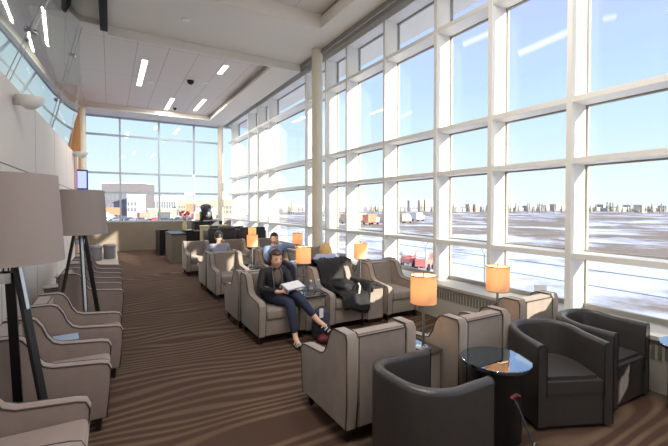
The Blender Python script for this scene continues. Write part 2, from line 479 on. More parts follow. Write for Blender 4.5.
# ------------------------------------------------------------------ ceiling fittings
def ceil_light(x, y0, y1, z, label):
    t = thing('ceiling_light', label, 'ceiling light', (x, (y0+y1)/2, z), 0, 'linear ceiling lights')
    h = (y1-y0)/2
    bm = bmesh.new(); bx(bm, -.08, -.062, -h-.02, h+.02, -.008, .0); bx(bm, .062, .08, -h-.02, h+.02, -.008, .0)
    bx(bm, -.062, .062, -h-.02, -h, -.008, 0); bx(bm, -.062, .062, h, h+.02, -.008, 0)
    obj('frame', bm, M['white'], t)
    obj('diffuser', box(-.062, .062, -h, h, -.006, -.001), M['tube'], t)
    return t
ceil_light(.75, 10.15, 12.4, 5.1, 'long glowing ceiling strip nearest the leaning glass')
ceil_light(1.77, 13.3, 15.0, 5.1, 'glowing ceiling strip at the far end, left of its neighbour')
ceil_light(2.50, 9.55, 10.25, 5.1, 'short glowing ceiling strip just beyond the cross beam')
ceil_light(2.68, 12.9, 14.6, 5.1, 'small looking glowing ceiling strip near the window wall at the far end')
ceil_light(2.95, 5.0, 6.0, 5.38, 'ceiling strip at the top edge in the nearer recess')
for k, (x, y, y1) in enumerate(((1.5, 1.0, 3.2), (2.8, .2, 2.4), (.9, -2, 0.2))):  # out of view, added for ambient fill light
    ceil_light(x, y, y1, 5.38, ['ceiling strip overhead in the middle of the near recess', 'ceiling strip overhead near the window side of the recess', 'ceiling strip overhead behind the viewer'][k])
def downl(x, y, z, label, dark):
    bm = bmesh.new(); lathe(bm, [(0, z-.012), (.05, z-.012), (.075, z-.008), (.08, z), (0, z)], 20, x, y)
    tag(obj('ceiling_speaker' if not dark else 'ceiling_camera', bm, M['dark'] if dark else M['white'], smooth=True), label, 'ceiling fitting')
bm = bmesh.new(); bmesh.ops.create_uvsphere(bm, u_segments=16, v_segments=8, radius=.09, matrix=Matrix.Translation((1.95, 11.2, 5.08)))
tag(obj('ceiling_camera', bm, M['dark'], smooth=True), 'small black dome camera on the far ceiling', 'camera')
bm = bmesh.new(); bmesh.ops.create_uvsphere(bm, u_segments=16, v_segments=8, radius=.07, matrix=Matrix.Translation((2.0, 14.6, 5.09)))
tag(obj('ceiling_camera', bm, M['dark'], smooth=True), 'dark ceiling dome farthest away above the end window', 'camera')
downl(1.0, 11.9, 5.1, 'tiny pale round ceiling fitting beside the longest light strip', False)
downl(2.35, 11.2, 5.1, 'pale round ceiling fitting right of the black dome', False)
downl(1.25, 7.6, 5.1, 'pale round fitting on the smooth ceiling cross band', False)
struct('trim_8', box(-.13, -.005, 1.0, 8.6, 4.98, 5.195), M['dark'])  # solid dark strip standing in for the shade in the ceiling gap
# wall sconces
def sconce(y, z, s, label):
    x = wallx(y)+.19*s
    t = thing('wall_sconce', label, 'wall lamp', (x, y, z), 0, 'bowl sconces on the left wall')
    bm = bmesh.new(); lathe(bm, [(0, -.13), (.06, -.125), (.13, -.07), (.17, .0), (.18, .04), (.17, .04), (.125, -.06), (.05, -.11), (0, -.115)], 28)
    for v in bm.verts: v.co *= s
    obj('bowl', bm, M['white'], t, smooth=True)
    obj('bracket', box(-.2*s, -.10*s, -.03, .03, -.09*s, -.02*s, bev=.008), M['chrome'], t, smooth=True)
sconce(5.75, 2.90, .82, 'white bowl sconce on the left wall, the nearer one')
sconce(12.9, 3.12, 1.0, 'white bowl sconce on the left wall, the farther one beside the wood panel')

# wall display
t = thing('wall_screen', 'narrow blue glowing display on the left wall above the second lamp shade', 'screen', (-.72, 14.2, 2.15))
obj('bezel', box(-.20, .14, -.04, .04, 0, .62, bev=.01), M['blueside'], t)
obj('display', box(-.13, .10, -.046, -.038, .05, .57), M['screen'], t)

# ------------------------------------------------------------------ wing lounge chair
def make_chair(label, fab, w=.62, d=.73, h=.772):
    t = thing('lounge_chair', label, 'armchair')
    aw = .095
    prof = [(0.02, .10), (0.0, .30), (-.01, h-.04), (.02, h), (.17, h), (.215, h-.02), (.255, h-.08), (.285, h-.16), (.325, h-.215),
            (.38, h-.238), (.52, h-.250), (d-.07, h-.262), (d-.02, h-.275), (d, h-.32), (d-.015, .25), (d-.03, .10)]
    for s in (-1, 1):
        x0, x1 = (s*(w/2-aw), s*w/2) if s > 0 else (-w/2, -w/2+aw)
        bm = bmesh.new(); prism_x(bm, prof, x0, x1, .016, 3)
        a = obj('arm', bm, fab, t, smooth=True, angle=50)
        bm = bmesh.new()
        for x in (x0+.006, x1-.006):
            ins = [(max(.003, y) if i < 3 else y-(.004 if i > 11 else 0), z-(.004 if 2 < i < 13 else 0)) for i, (y, z) in enumerate(prof)]
            tube(bm, [(x+(-.003 if x < (x0+x1)/2 else .003), y, z) for y, z in ins], .0055, 6)
        obj('piping', bm, M['piping'], a, smooth=True)
    bm = bmesh.new()
    vs = bx(bm, -w/2+aw-.005, w/2-aw+.005, 0, .13, .10, h-.012)
    for v in bm.verts:
        if v.co.y > .1 and v.co.z < .6: v.co.y += .05
    bmesh.ops.bevel(bm, geom=list(bm.edges), offset=.018, segments=3, affect='EDGES')
    bk = obj('backrest', bm, fab, t, smooth=True)
    bm = bmesh.new(); tube(bm, [(-w/2+aw, .002, h-.028), (w/2-aw, .002, h-.028)], .005, 6)
    tube(bm, [(-w/2+aw, .118, h-.03), (w/2-aw, .118, h-.03)], .005, 6)
    obj('piping', bm, M['piping'], bk)
    obj('seat_base', box(-w/2+aw-.004, w/2-aw+.004, .08, d-.035, .10, .29, bev=.012), fab, t, smooth=True)
    obj('seat_cushion', box(-w/2+aw+.004, w/2-aw-.004, .14, d-.01, .285, .415, bev=.035, seg=4), fab, t, smooth=True)
    for sx in (-1, 1):
        for y in (.07, d-.09):
            bm = bmesh.new(); bx(bm, sx*(w/2-.05)-.024, sx*(w/2-.05)+.024, y-.024, y+.024, 0, .105)
            for v in bm.verts:
                if v.co.z < .05: v.co.x += (sx*(w/2-.05)-v.co.x)*.3; v.co.y += (y-v.co.y)*.3
            obj('leg', bm, M['leg'], t)
    return t
chair0 = make_chair('x', M['fabric'])
chairR = make_chair('x', M['fabric_rose'])
used = {}
def put_chair(x, y, rz, label, group, proto=None):
    proto = proto or chair0
    if proto.name not in used:
        used[proto.name] = 1
        proto.location = (x, y, 0); proto.rotation_euler = (0, 0, rz); proto['label'] = label; proto['group'] = group; return proto
    return copy_tree(proto, None, (x, y, 0), rz, label, group)
# local: back at y=0, front toward +y.  rz=0 faces +Y (away), rz=PI faces the camera
G0 = 'taupe lounge chairs of the middle rows'
XS0 = [1.69, 2.62, 3.55]
put_chair(XS0[0], 2.20, 0, 'taupe lounge chair in the foreground, its back next to the nearest dark tub chair', G0)
put_chair(XS0[1], 2.06, 0, 'taupe lounge chair seen from behind between the two nearest glowing table lamps', G0)
put_chair(XS0[2]+.03, 2.2, 0, 'taupe lounge chair seen from behind next to the window and behind the tub chairs', G0)
XS1 = [1.80, 2.75, 3.70]
put_chair(XS1[0], 5.03, PI, 'taupe lounge chair in which the smiling woman sits', G0)
put_chair(XS1[1], 5.03, PI, 'taupe lounge chair with the black coat thrown over it', G0)
put_chair(XS1[2], 5.03, PI, 'empty taupe lounge chair by the window with a patch of sun on its back', G0)
put_chair(1.78, 5.08, 0, 'taupe lounge chair standing back to back with the smiling woman\'s chair', G0)
put_chair(2.98, 5.08, 0, 'taupe lounge chair in which the blond person sits, facing away', G0)
put_chair(3.86, 5.08, 0, 'taupe lounge chair facing away behind the sunlit empty chair', G0)
XS2 = [1.88, 2.82, 3.76]
put_chair(XS2[0], 7.50, PI, 'empty taupe lounge chair back to back with the grey-shirted man\'s chair', G0)
put_chair(XS2[1], 7.50, PI, 'taupe lounge chair in which the man in the blue shirt lounges', G0)
put_chair(XS2[2], 7.50, PI, 'taupe lounge chair beside the round column, behind the blond person', G0)
put_chair(XS2[0], 7.56, 0, 'taupe lounge chair facing away, with the grey-shirted man in it', G0)
put_chair(XS2[1], 7.56, 0, 'taupe lounge chair facing away behind the man in the blue shirt', G0)
put_chair(1.86, 10.25, PI, 'empty taupe lounge chair facing the viewer beside the beige cabinet end', G0)
put_chair(2.80, 10.25, PI, 'sunlit taupe lounge chair right of the empty one by the cabinet', G0)
put_chair(3.72, 10.25, PI, 'farthest taupe lounge chair next to the window, behind the farther table lamp', G0)
GL = 'lounge chairs along the left wall'
LY = [(2.46, M['fabric']), (3.56, 0), (4.50, 0), (6.3, 0), (7.30, 0), (8.30, 0)]
LL = ['lounge chair at the bottom left corner, nearest of the row on the left wall',
      'second lounge chair of the left wall row, just beyond the nearer tripod lamp',
      'third lounge chair of the left wall row, in front of the farther tripod lamp',
      'lounge chair of the left wall row directly beyond the farther tripod lamp',
      'fifth lounge chair from the front of the left wall row',
      'farthest lounge chair of the left wall row']
for i, (y, _) in enumerate(LY):
    fx = [-.11, .0, .10, .155, .17, .18, .19][i]
    put_chair(fx-.73, y, -PI/2, LL[i], GL, chairR)

# side tables between chairs
def make_side_table(label):
    t = thing('side_table', label, 'side table')
    obj('body', box(-.135, .135, .03, .55, .06, .485, bev=.006), M['fabric'], t)
    obj('plinth', box(-.12, .12, .05, .53, 0, .06), M['black'], t)
    obj('table_top', box(-.145, .145, .01, .58, .485, .505, bev=.004), M['blackglass'], t)
    return t
st0 = make_side_table('x')
GT = 'black-topped side tables between the lounge chairs'
tabs = [(2.155, 2.20, 0, 'black-topped side table holding the nearest glowing lamp'),
        (3.085, 2.20, 0, 'black-topped side table holding the lamp by the window, behind the tub chairs'),
        (2.275, 4.93, PI, 'black-topped side table holding two water bottles'),
        (3.225, 4.93, PI, 'black-topped side table between the coat-covered chair and the empty window chair'),
        (2.35, 7.42, PI, 'black-topped side table left of the man in the blue shirt'),
        (3.29, 7.42, PI, 'black-topped side table right of the man in the blue shirt'),
        (3.26, 9.30+.7, PI, 'black-topped side table in the farthest row'),
        (-.84, 4.02, -PI/2, 'side table between the second and third chairs on the left wall'),
        (-.84, 6.80, -PI/2, 'side table beyond the farther tripod lamp on the left wall'),
        (-.80, 7.80, -PI/2, 'side table near the far end of the left wall row')]
for i, (x, y, rz, lab) in enumerate(tabs):
    if i == 0: st0.location = (x, y, 0); st0['label'] = lab; st0['group'] = GT
    else: copy_tree(st0, None, (x, y, 0), rz, lab, GT)

# table lamps
def make_lamp():
    t = thing('table_lamp', 'x', 'table lamp')
    bm = bmesh.new(); lathe(bm, [(0, 0), (.065, 0), (.065, .012), (.02, .022), (.02, .03), (0, .03)], 24); obj('base', bm, M['chrome'], t, smooth=True)
    bm = bmesh.new(); tube(bm, [(0, 0, .02), (0, 0, .42)], .011, 10); obj('pole', bm, M['chrome'], t, smooth=True)
    z0, z1 = .365, .59
    bm = bmesh.new(); lathe(bm, [(.103, z0), (.103, z1), (.1015, z1), (.1015, z0)], 40, closed=True); s = obj('lamp_shade', bm, M['shade_on'], t, smooth=True)
    for z in (z0, z1):
        bm = bmesh.new(); tube(bm, [(.104*math.cos(a*PI/16), .104*math.sin(a*PI/16), z) for a in range(33)], .0035, 5, cap=False)
        obj('shade_rim', bm, M['brass'], s, smooth=True)
    bm = bmesh.new(); tube(bm, [(0, 0, .42), (0, 0, .61)], .004, 6); tube(bm, [(-.1, 0, z1), (.1, 0, z1)], .002, 5)
    bmesh.ops.create_icosphere(bm, subdivisions=2, radius=.009, matrix=Matrix.Translation((0, 0, .612))); obj('finial', bm, M['brass'], t, smooth=True)
    bm = bmesh.new(); bmesh.ops.create_icosphere(bm, subdivisions=2, radius=.026, matrix=Matrix.Translation((0, 0, .47))); obj('bulb', bm, M['bulb'], t, smooth=True)
    return t
lamp0 = make_lamp()
lamps = [(2.17, 2.30, .505, 'glowing cream table lamp nearest the viewer, behind the foreground chairs'),
         (3.085, 2.30, .505, 'glowing table lamp in front of the window, right of the nearest lamp'),
         (2.275, 4.74, .505, 'glowing orange table lamp just right of the smiling woman'),
         (3.225, 4.76, .505, 'glowing table lamp in front of the window beside the empty sunlit chair'),
         (2.35, 7.15, .505, 'glowing table lamp between the two seated men'),
         (3.31, 7.18, .505, 'glowing table lamp at the end of the blue-shirted man\'s outstretched arm'),
         (3.22, 9.80, .505, 'farthest glowing table lamp, on a tall silver pole')]
plights = []
for i, (x, y, z, lab) in enumerate(lamps):
    if i == 0: o = lamp0; o.location = (x, y, z); o['label'] = lab; o['group'] = 'glowing table lamps'
    else: o = copy_tree(lamp0, None, (x, y, z), 0, lab, 'glowing table lamps')
    L = bpy.data.lights.new('lamp_glow', 'POINT'); L.energy = 2.7; L.color = (1, .76, .52); L.shadow_soft_size = .03
    lo = bpy.data.objects.new('lamp_glow', L); C.objects.link(lo); lo.location = (x, y, z+.52)

# tripod floor lamps
def tripod(x, y, rz, label, inl=.94):
    t = thing('floor_lamp', label, 'floor lamp', (x, y, 0), rz, 'tripod floor lamps by the left wall')
    bm = bmesh.new(); lathe(bm, [(.285, 1.32), (.255, 1.835), (.250, 1.835), (.280, 1.32)], 56, closed=True)
    s = obj('lamp_shade', bm, M['shade_off'], t, smooth=True)
    bm = bmesh.new(); lathe(bm, [(.249, 1.80), (0, 1.80), (0, 1.795), (.249, 1.795)], 40); obj('shade_diffuser', bm, M['shade_off'], s)
    bm = bmesh.new(); lathe(bm, [(0, 1.20), (.05, 1.20), (.05, 1.26), (.02, 1.27), (.012, 1.45), (0, 1.45)], 20); obj('hub', bm, M['chrome'], t, smooth=True)
    for k in range(3):
        a = k*2*PI/3+.2
        c, s_ = math.cos(a), math.sin(a)
        bm = bmesh.new()
        p0, p1 = Vector((.055*c, .055*s_, 1.34)), Vector((.30*c, .30*s_, 0.0))
        n = Vector((-s_, c, 0)); o_ = Vector((c, s_, 0))*.011
        q = [bm.verts.new(p+n*dx+o_*dy) for p in (p0, p1) for dx, dy in ((-.024, -1), (.024, -1), (.024, 1), (-.024, 1))]
        for v in q:
            if v.co.z < .05: v.co.z = 0
        for f in ((0, 1, 2, 3), (7, 6, 5, 4), (0, 4, 5, 1), (1, 5, 6, 2), (2, 6, 7, 3), (3, 7, 4, 0)): bm.faces.new([q[i] for i in f])
        lg = obj('leg', bm, M['black'], t)
        bm = bmesh.new()
        p0b, p1b = p0+Vector((c, s_, 0))*.014, p0.lerp(p1, inl)+Vector((c, s_, 0))*.014
        q = [bm.verts.new(p+n*dx+o_*dy) for p in (p0b, p1b) for dx, dy in ((-.012, -.3), (.012, -.3), (.012, .5), (-.012, .5))]
        for f in ((0, 1, 2, 3), (7, 6, 5, 4), (0, 4, 5, 1), (1, 5, 6, 2), (2, 6, 7, 3), (3, 7, 4, 0)): bm.faces.new([q[i] for i in f])
        if k == 0: tag(obj('metal_inlay', bm, M['chrome'], lg), 'bright metal strip along the front leg')
        else: bm.free()
tripod(-.53, 2.92, -.75, 'tripod floor lamp with a big grey drum shade at the left edge, the nearer one', .22)
tripod(-.31, 5.42, -1.5, 'tripod floor lamp with a grey drum shade standing farther down the left wall')

# ------------------------------------------------------------------ tub chairs
def make_tub():
    t = thing('tub_chair', 'x', 'tub chair')
    R, th, arm = .295, .068, .27
    def path(r):
        pts = [(-r, arm+.0)]
        for s in range(1, 4): pts.append((-r, arm*(1-s/4)))
        for k in range(33):
            a = PI+PI*k/32; cc, ss = math.cos(a), math.sin(a); pts.append((r*math.copysign(abs(cc)**.72, cc), -r*abs(ss)**.72))
        for s in range(1, 4): pts.append((r, arm*s/4))
        pts.append((r, arm)); return pts
    # y- is the back, + is the front. shell swept with a rounded top
    bm = bmesh.new()
    po, pi_ = path(R), path(R-th)
    rows = []
    n = len(po)
    for i in range(n):
        o, q = Vector(po[i]+(0,)), Vector(pi_[i]+(0,))
        back = max(0, -po[i][1]/R)
        top = .635+.03*back
        mid = (o+q)/2
        r = []
        for f, z in ((0, .03), (0, top-.03), (.06, top-.012), (.2, top-.002), (.5, top+.002), (.8, top-.002), (.94, top-.012), (1, top-.03), (1, .25), (1, .03)):
            p = o.lerp(q, f); inward = 0
            r.append((p.x, p.y, z))
        rows.append(r)
    vs = grid_surf(bm, rows)
    for i in range(n): 
        if i < n-1: bm.faces.new((vs[i][0], vs[i+1][0], vs[i+1][-1], vs[i][-1]))
    bm.faces.new(vs[0]); bm.faces.new(vs[-1][::-1])
    sh = obj('shell', bm, M['leather'], t, smooth=True, angle=55)
    for k in (0, n-1):
        bm = bmesh.new(); tube(bm, [rows[k][j] for j in range(0, 9)], .004, 6); obj('seam', bm, M['black'], sh)
    # D shaped cushion
    def dshape(bm, r, yf, z0, z1, bev):
        pts = [(-r, yf), ] + [(r*math.copysign(abs(math.cos(PI*k/24))**.72, -math.cos(PI*k/24)), -r*abs(math.sin(PI*k/24))**.72) for k in range(25)] + [(r, yf)]
        a = [bm.verts.new((x, y, z0)) for x, y in pts]; b = [bm.verts.new((x, y, z1)) for x, y in pts]
        bm.faces.new(a); f1 = bm.faces.new(b)
        for i in range(len(pts)): bm.faces.new((a[i], a[(i+1) % len(pts)], b[(i+1) % len(pts)], b[i]))
        if bev: bmesh.ops.bevel(bm, geom=list(f1.edges), offset=bev, segments=4, affect='EDGES')
    bm = bmesh.new(); dshape(bm, R-th-.003, arm-.006, .265, .385, .03); obj('seat_cushion', bm, M['leather'], t, smooth=True)
    bm = bmesh.new(); dshape(bm, R-th-.002, arm-.012, .03, .262, 0); obj('seat_base', bm, M['leather'], t)
    bm = bmesh.new(); dshape(bm, R-.04, arm-.04, 0, .035, 0); obj('plinth', bm, M['black'], t)
    return t
tub0 = make_tub()
GTB = 'dark leather tub chairs'
def put_tub(x, y, face, label, first=False):
    # x,y = centre of the front edge, face = direction the chair looks to
    rz = math.atan2(face[1], face[0])-PI/2
    fx, fy = Vector(face).normalized()
    loc = (x-fx*.27, y-fy*.27, 0)
    if first:
        tub0.location = loc; tub0.rotation_euler = (0, 0, rz); tub0['label'] = label; tub0['group'] = GTB; return tub0
    return copy_tree(tub0, None, loc, rz, label, GTB)
put_tub(1.94, 1.755, (1, 0), 'dark tub chair nearest the viewer, seen from its rounded back', True)
put_tub(2.95, 1.53, (-.42, -.91), 'dark leather tub chair opening towards the round black table')
put_tub(3.74, 1.50, (-.02, -1), 'dark leather tub chair by the window with a sunlit arm end')

def round_table(x, y, r, label, z=.55):
    t = thing('round_table', label, 'table', (x, y, 0), 0)
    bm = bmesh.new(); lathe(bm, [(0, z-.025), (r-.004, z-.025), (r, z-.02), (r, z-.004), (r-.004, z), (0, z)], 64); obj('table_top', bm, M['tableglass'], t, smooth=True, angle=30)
    bm = bmesh.new(); lathe(bm, [(0, .0), (r*.72, 0), (r*.72, z-.026), (0, z-.026)], 48); obj('drum_base', bm, M['black'], t, smooth=True)
    return t
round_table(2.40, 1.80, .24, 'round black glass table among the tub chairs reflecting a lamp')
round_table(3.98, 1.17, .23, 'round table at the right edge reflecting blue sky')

# cord with clips and a red handle in front of the round table
t = thing('leash', 'dark strap with metal clips and a red handle beside the round table', 'strap', (2.28, 1.42, 0))
bm = bmesh.new(); tube(bm, [(-.02, .14, .40), (0, .11, .33), (.03, .09, .24), (.06, .07, .15), (.07, .05, .08), (.05, .02, .02), (.0, 0, .012), (-.04, -.02, .012), (-.06, .02, .012), (-.02, .05, .012)], .007, 8)
obj('cord', bm, M['pack'], t, smooth=True)
bm = bmesh.new(); tube(bm, [(-.05, .14, .40), (0, .135, .415), (.03, .13, .40)], .012, 8); tag(obj('handle', bm, M['red'], t, smooth=True), 'red handle')
bm = bmesh.new(); tube(bm, [(.07+.02*math.cos(a), .045, .10+.028*math.sin(a)) for a in [k*PI/6 for k in range(13)]], .004, 6); tube(bm, [(.05+.02*math.cos(a), .02, .03+.02*math.sin(a)) for a in [k*PI/6 for k in range(13)]], .004, 6)
tag(obj('clip', bm, M['chrome'], t, smooth=True), 'steel clips')

# ------------------------------------------------------------------ small items
def bottle(x, y, z, label):
    t = thing('water_bottle', label, 'bottle', (x, y, z), 0, 'water bottles')
    bm = bmesh.new(); lathe(bm, [(0, 0), (.028, 0), (.031, .01), (.030, .05), (.028, .06), (.030, .07), (.030, .115), (.022, .145), (.012, .16), (.012, .172), (0, .172)], 20); obj('body', bm, M['bottle'], t, smooth=True)
    bm = bmesh.new(); lathe(bm, [(0, .171), (.014, .171), (.014, .188), (0, .188)], 16); obj('cap', bm, M['capb'], t, smooth=True)
    bm = bmesh.new(); lathe(bm, [(.0305, .07), (.0312, .07), (.0312, .11), (.0305, .11)], 20, closed=True); obj('wrapper', bm, M['tablet'], t, smooth=True)
bottle(2.235, 4.44, .505, 'clear water bottle on the side table, the left of the pair')
bottle(2.35, 4.44, .505, 'clear water bottle on the side table, the right of the pair')
def tumbler(x, y, z, label):
    bm = bmesh.new(); lathe(bm, [(0, 0), (.026, 0), (.032, .09), (.029, .09), (.024, .008), (0, .008)], 20)
    o = obj('drinking_glass', bm, M['bottle'], smooth=True, loc=(x, y, z)); tag(o, label, 'glass')
tumbler(2.18, 4.50, .505, 'clear drinking glass left of the two water bottles')
tumbler(2.07, 2.36, .505, 'clear drinking glass at the foot of the nearest glowing lamp')
tumbler(2.28, 7.05, .505, 'clear glass below the lamp between the two seated men')
tumbler(2.42, 7.03, .505, 'glass tumbler on the far side table, right of its twin')
bm = bmesh.new(); bx(bm, -.08, .08, -.001, .003, 0, .23); o = obj('menu_card', bm, M['paper'], loc=(4.30, 2.62, .505), rotz=-.35); o.rotation_euler = (-.12, 0, -.35)
tag(o, 'blank white card standing on the window sill', 'card')
tag(obj('newspaper', box(-.13, .13, -.09, .09, 0, .012, bev=.003), M['tablet'], loc=(-.38, 4.02, .505), rotz=.1), 'folded bluish paper on the side table on the left', 'newspaper')

# backpack and red bag by the woman's feet
t = thing('backpack', 'slate blue backpack leaning against the side table near the woman\'s feet', 'backpack', (2.28, 4.24, 0))
bm = bmesh.new(); bx(bm, -.11, .11, -.07, .09, 0, .36, bev=.05, seg=4)
for v in bm.verts:
    if v.co.z > .2: v.co.x *= 1-(v.co.z-.2)*1.6; v.co.y *= .85
obj('pack_body', bm, M['pack'], t, smooth=True, angle=70)
obj('pocket', box(-.08, .08, -.105, -.05, .03, .19, bev=.02, seg=3), M['pack'], t, smooth=True)
bm = bmesh.new(); tube(bm, [(-.05, .0, .34), (-.03, 0, .385), (.03, 0, .385), (.05, 0, .34)], .008, 6); obj('handle', bm, M['black'], t, smooth=True)
bm = bmesh.new(); bx(bm, -.06, -.01, -.075, -.06, .27, .38); tag(obj('tag', bm, M['paper'], t), 'white luggage tag')
bm = bmesh.new(); bmesh.ops.create_uvsphere(bm, u_segments=20, v_segments=12, radius=1)
for v in bm.verts: v.co = Vector((v.co.x*.13, v.co.y*.08, max(0, v.co.z*.07+.055)))
tag(obj('handbag', bm, M['red'], smooth=True, loc=(2.24, 4.05, 0), rotz=.3), 'dark red bag on the carpet in front of the slate backpack', 'bag')

# ------------------------------------------------------------------ people
def skin_body(name, nodes, edges, mt, parent=None, sub=2):
    """nodes: {key:(x,y,z,r)}; grow one continuous surface with the Skin modifier"""
    keys = list(nodes); me = bpy.data.meshes.new(name+'_cage')
    me.from_pydata([nodes[k][:3] for k in keys], [(keys.index(a), keys.index(b)) for a, b in edges], [])
    o = bpy.data.objects.new(name+'_cage', me); C.objects.link(o)
    md = o.modifiers.new('s', 'SKIN'); md.use_smooth_shade = True
    sv = me.skin_vertices[0].data
    for i, k in enumerate(keys):
        r = nodes[k][3]
        sv[i].radius = (r, nodes[k][4] if len(nodes[k]) > 4 else r)
        sv[i].use_root = (i == 0)
    ss = o.modifiers.new('u', 'SUBSURF'); ss.levels = sub; ss.render_levels = sub
    dg = bpy.context.evaluated_depsgraph_get(); dg.update()
    m2 = bpy.data.meshes.new_from_object(o.evaluated_get(dg)); m2.name = name
    bpy.data.objects.remove(o); 
    for p in m2.polygons: p.use_smooth = True
    m2.materials.clear(); m2.materials.append(mt)
    r = bpy.data.objects.new(name, m2); C.objects.link(r)
    if parent is not None: r.parent = parent
    return r

def hand_nodes(nd, ed, wrist, pre, d, side, up, s=1.0, curl=.5):
    """palm plus four unequal fingers and a thumb, rooted at the wrist key"""
    d = Vector(d).normalized(); side = Vector(side).normalized(); up = Vector(up).normalized()
    w = Vector(nd[wrist][:3])
    palm = w+d*.045*s; nd[pre+'p'] = (*palm, .020*s, .013*s); ed.append((wrist, pre+'p'))
    for i, (off, ln) in enumerate(((-.024, .062), (-.008, .072), (.009, .068), (.025, .052))):
        k = pre+'f%d' % i
        a = w+d*.078*s+side*off*s; b = a+(d*(1-curl*.4)-up*curl*.5).normalized()*ln*.5*s; c = b+(d*(1-curl)-up*curl).normalized()*ln*.5*s
        nd[k+'a'] = (*a, .009*s); nd[k+'b'] = (*b, .008*s); nd[k+'c'] = (*c, .0065*s)
        ed += [(pre+'p', k+'a'), (k+'a', k+'b'), (k+'b', k+'c')]
    a = w+d*.03*s-side*.028*s; b = a+(d*.7-side*.6).normalized()*.03*s; c = b+(d*.9-side*.2-up*.2).normalized()*.025*s
    nd[pre+'ta'] = (*b, .010*s); nd[pre+'tb'] = (*c, .008*s); ed += [(pre+'p', pre+'ta'), (pre+'ta', pre+'tb')]

def add_head(parent, c, face, s, hair, style):
    """head mesh with nose, ears, eyes, mouth, welded visually onto the neck; face = direction looked to"""
    f = Vector(face).normalized(); r = f.cross(Vector((0, 0, 1))).normalized(); u = r.cross(f).normalized()
    R = Matrix((r, f, u)).transposed()   # local x right, y forward, z up
    def W(p): return Vector(c)+R @ (Vector(p)*s)
    bm = bmesh.new(); bmesh.ops.create_uvsphere(bm, u_segments=28, v_segments=20, radius=1)
    for v in bm.verts:
        x, y, z = v.co
        X, Y, Z = x*.073, y*.092, z*.112
        if z < 0:
            X *= 1-.38*z*z; Y *= 1-.18*z*z
            if y > 0: Y += .012*(-z)
        if y > .6: Y *= .96
        # nose, brow, lips, eye sockets
        if y > .5:
            n = math.exp(-((X/.011)**2+((Z+.012)/.022)**2)); Y += .020*n
            Y -= .006*math.exp(-(((abs(X)-.030)/.014)**2+((Z-.012)/.012)**2))
            Y += .004*math.exp(-((X/.022)**2+((Z+.052)/.008)**2))
            Y += .005*math.exp(-((X/.02)**2+((Z+.09)/.016)**2))
        v.co = W((X, Y, Z))
    h = obj('head', bm, M['skin'], parent, smooth=True, angle=80)
    bm = bmesh.new()
    for sx in (-1, 1):
        g = bmesh.ops.create_uvsphere(bm, u_segments=10, v_segments=8, radius=1)
        for v in g['verts']: x, y, z = v.co; v.co = W((sx*.074+x*.009, -.005+y*.018, -.008+z*.028))
    obj('ear', bm, M['skin'], h, smooth=True)
    bm = bmesh.new()
    for sx in (-1, 1):
        g = bmesh.ops.create_uvsphere(bm, u_segments=10, v_segments=8, radius=1)
        for v in g['verts']: x, y, z = v.co; v.co = W((sx*.029+x*.012, .076+y*.006, .010+z*.006))
        g = bmesh.ops.create_uvsphere(bm, u_segments=8, v_segments=6, radius=1)
        for v in g['verts']: x, y, z = v.co; v.co = W((sx*.029+x*.016, .083+y*.004, .030+z*.003))
    obj('eye', bm, M['eye'], h, smooth=True)
    bm = bmesh.new(); g = bmesh.ops.create_uvsphere(bm, u_segments=12, v_segments=8, radius=1)
    for v in g['verts']: x, y, z = v.co; v.co = W((x*.023, .085+y*.006, -.052+z*.006+.004*x*x))
    obj('mouth', bm, M['lips'], h, smooth=True)
    # hair
    bm = bmesh.new(); bmesh.ops.create_uvsphere(bm, u_segments=28, v_segments=20, radius=1)
    kill = []
    for v in bm.verts:
        x, y, z = v.co
        X, Y, Z = x*.086, y*.104-.008, z*.118+.012
        if style == 'bob':
            if z < 0: X *= 1.12; Z *= .95
            if y > .45 and z < .45: kill.append(v)
            elif y > .1 and z < -.65: kill.append(v)
            elif z < -.85: kill.append(v)
        elif style == 'short':
            if y > .35 and z < .38: kill.append(v)
            elif z < -.45 or (z < .0 and y > -.1): kill.append(v)
        elif style == 'long':
            X *= 1+.30*max(0, .35-z); Z = z*.15 if z < 0 else Z; X += .010*math.sin(y*9+z*5)*abs(x); Z -= .014*math.exp(-(x/.12)**2)*(z > .3)
            if y > .45 and z < .35: kill.append(v)
            elif z < -.95: kill.append(v)
        k = .0035*math.sin(30*x+9*z)*math.cos(25*y)
        v.co = W((X*(1+k*8), Y*(1+k*8), Z))
    bmesh.ops.delete(bm, geom=kill, context='VERTS')
    ho = obj('hair', bm, hair, parent, smooth=True, angle=80)
    md = ho.modifiers.new('t', 'SOLIDIFY'); md.thickness = .010*s; md.offset = -1
    return h

# --- the woman
P = thing('person', 'smiling woman with a short brown bob, black jacket and crossed legs in jeans, reading', 'person', (1.84, 4.5, 0))
def rel(nd, o): return {k: (v[0]-o[0], v[1]-o[1], v[2]-o[2])+tuple(v[3:]) for k, v in nd.items()}
O = (1.84, 4.5, 0)
nd = {'pel': (1.82, 4.72, .50, .105, .085), 'wai': (1.82, 4.735, .61, .088, .07), 'che': (1.83, 4.73, .74, .10, .078), 'nkb': (1.84, 4.71, .845, .05), 'nk': (1.845, 4.69, .90, .037), 'hd': (1.85, 4.675, .955, .045),
      'ls': (1.98, 4.70, .80, .045), 'le': (2.03, 4.60, .60, .034), 'lw': (1.93, 4.41, .60, .023),
      'rs': (1.685, 4.72, .80, .045), 're': (1.62, 4.62, .60, .034), 'rw': (1.78, 4.38, .60, .023),
      'lh': (1.89, 4.66, .50, .075), 'lk': (1.97, 4.30, .565, .055), 'la': (2.16, 4.10, .26, .034), 'lt': (2.24, 4.02, .19, .028),
      'rh': (1.76, 4.66, .49, .075), 'rk': (1.86, 4.24, .49, .055), 'ra': (1.88, 4.14, .09, .034), 'rt': (1.87, 4.00, .035, .026)}
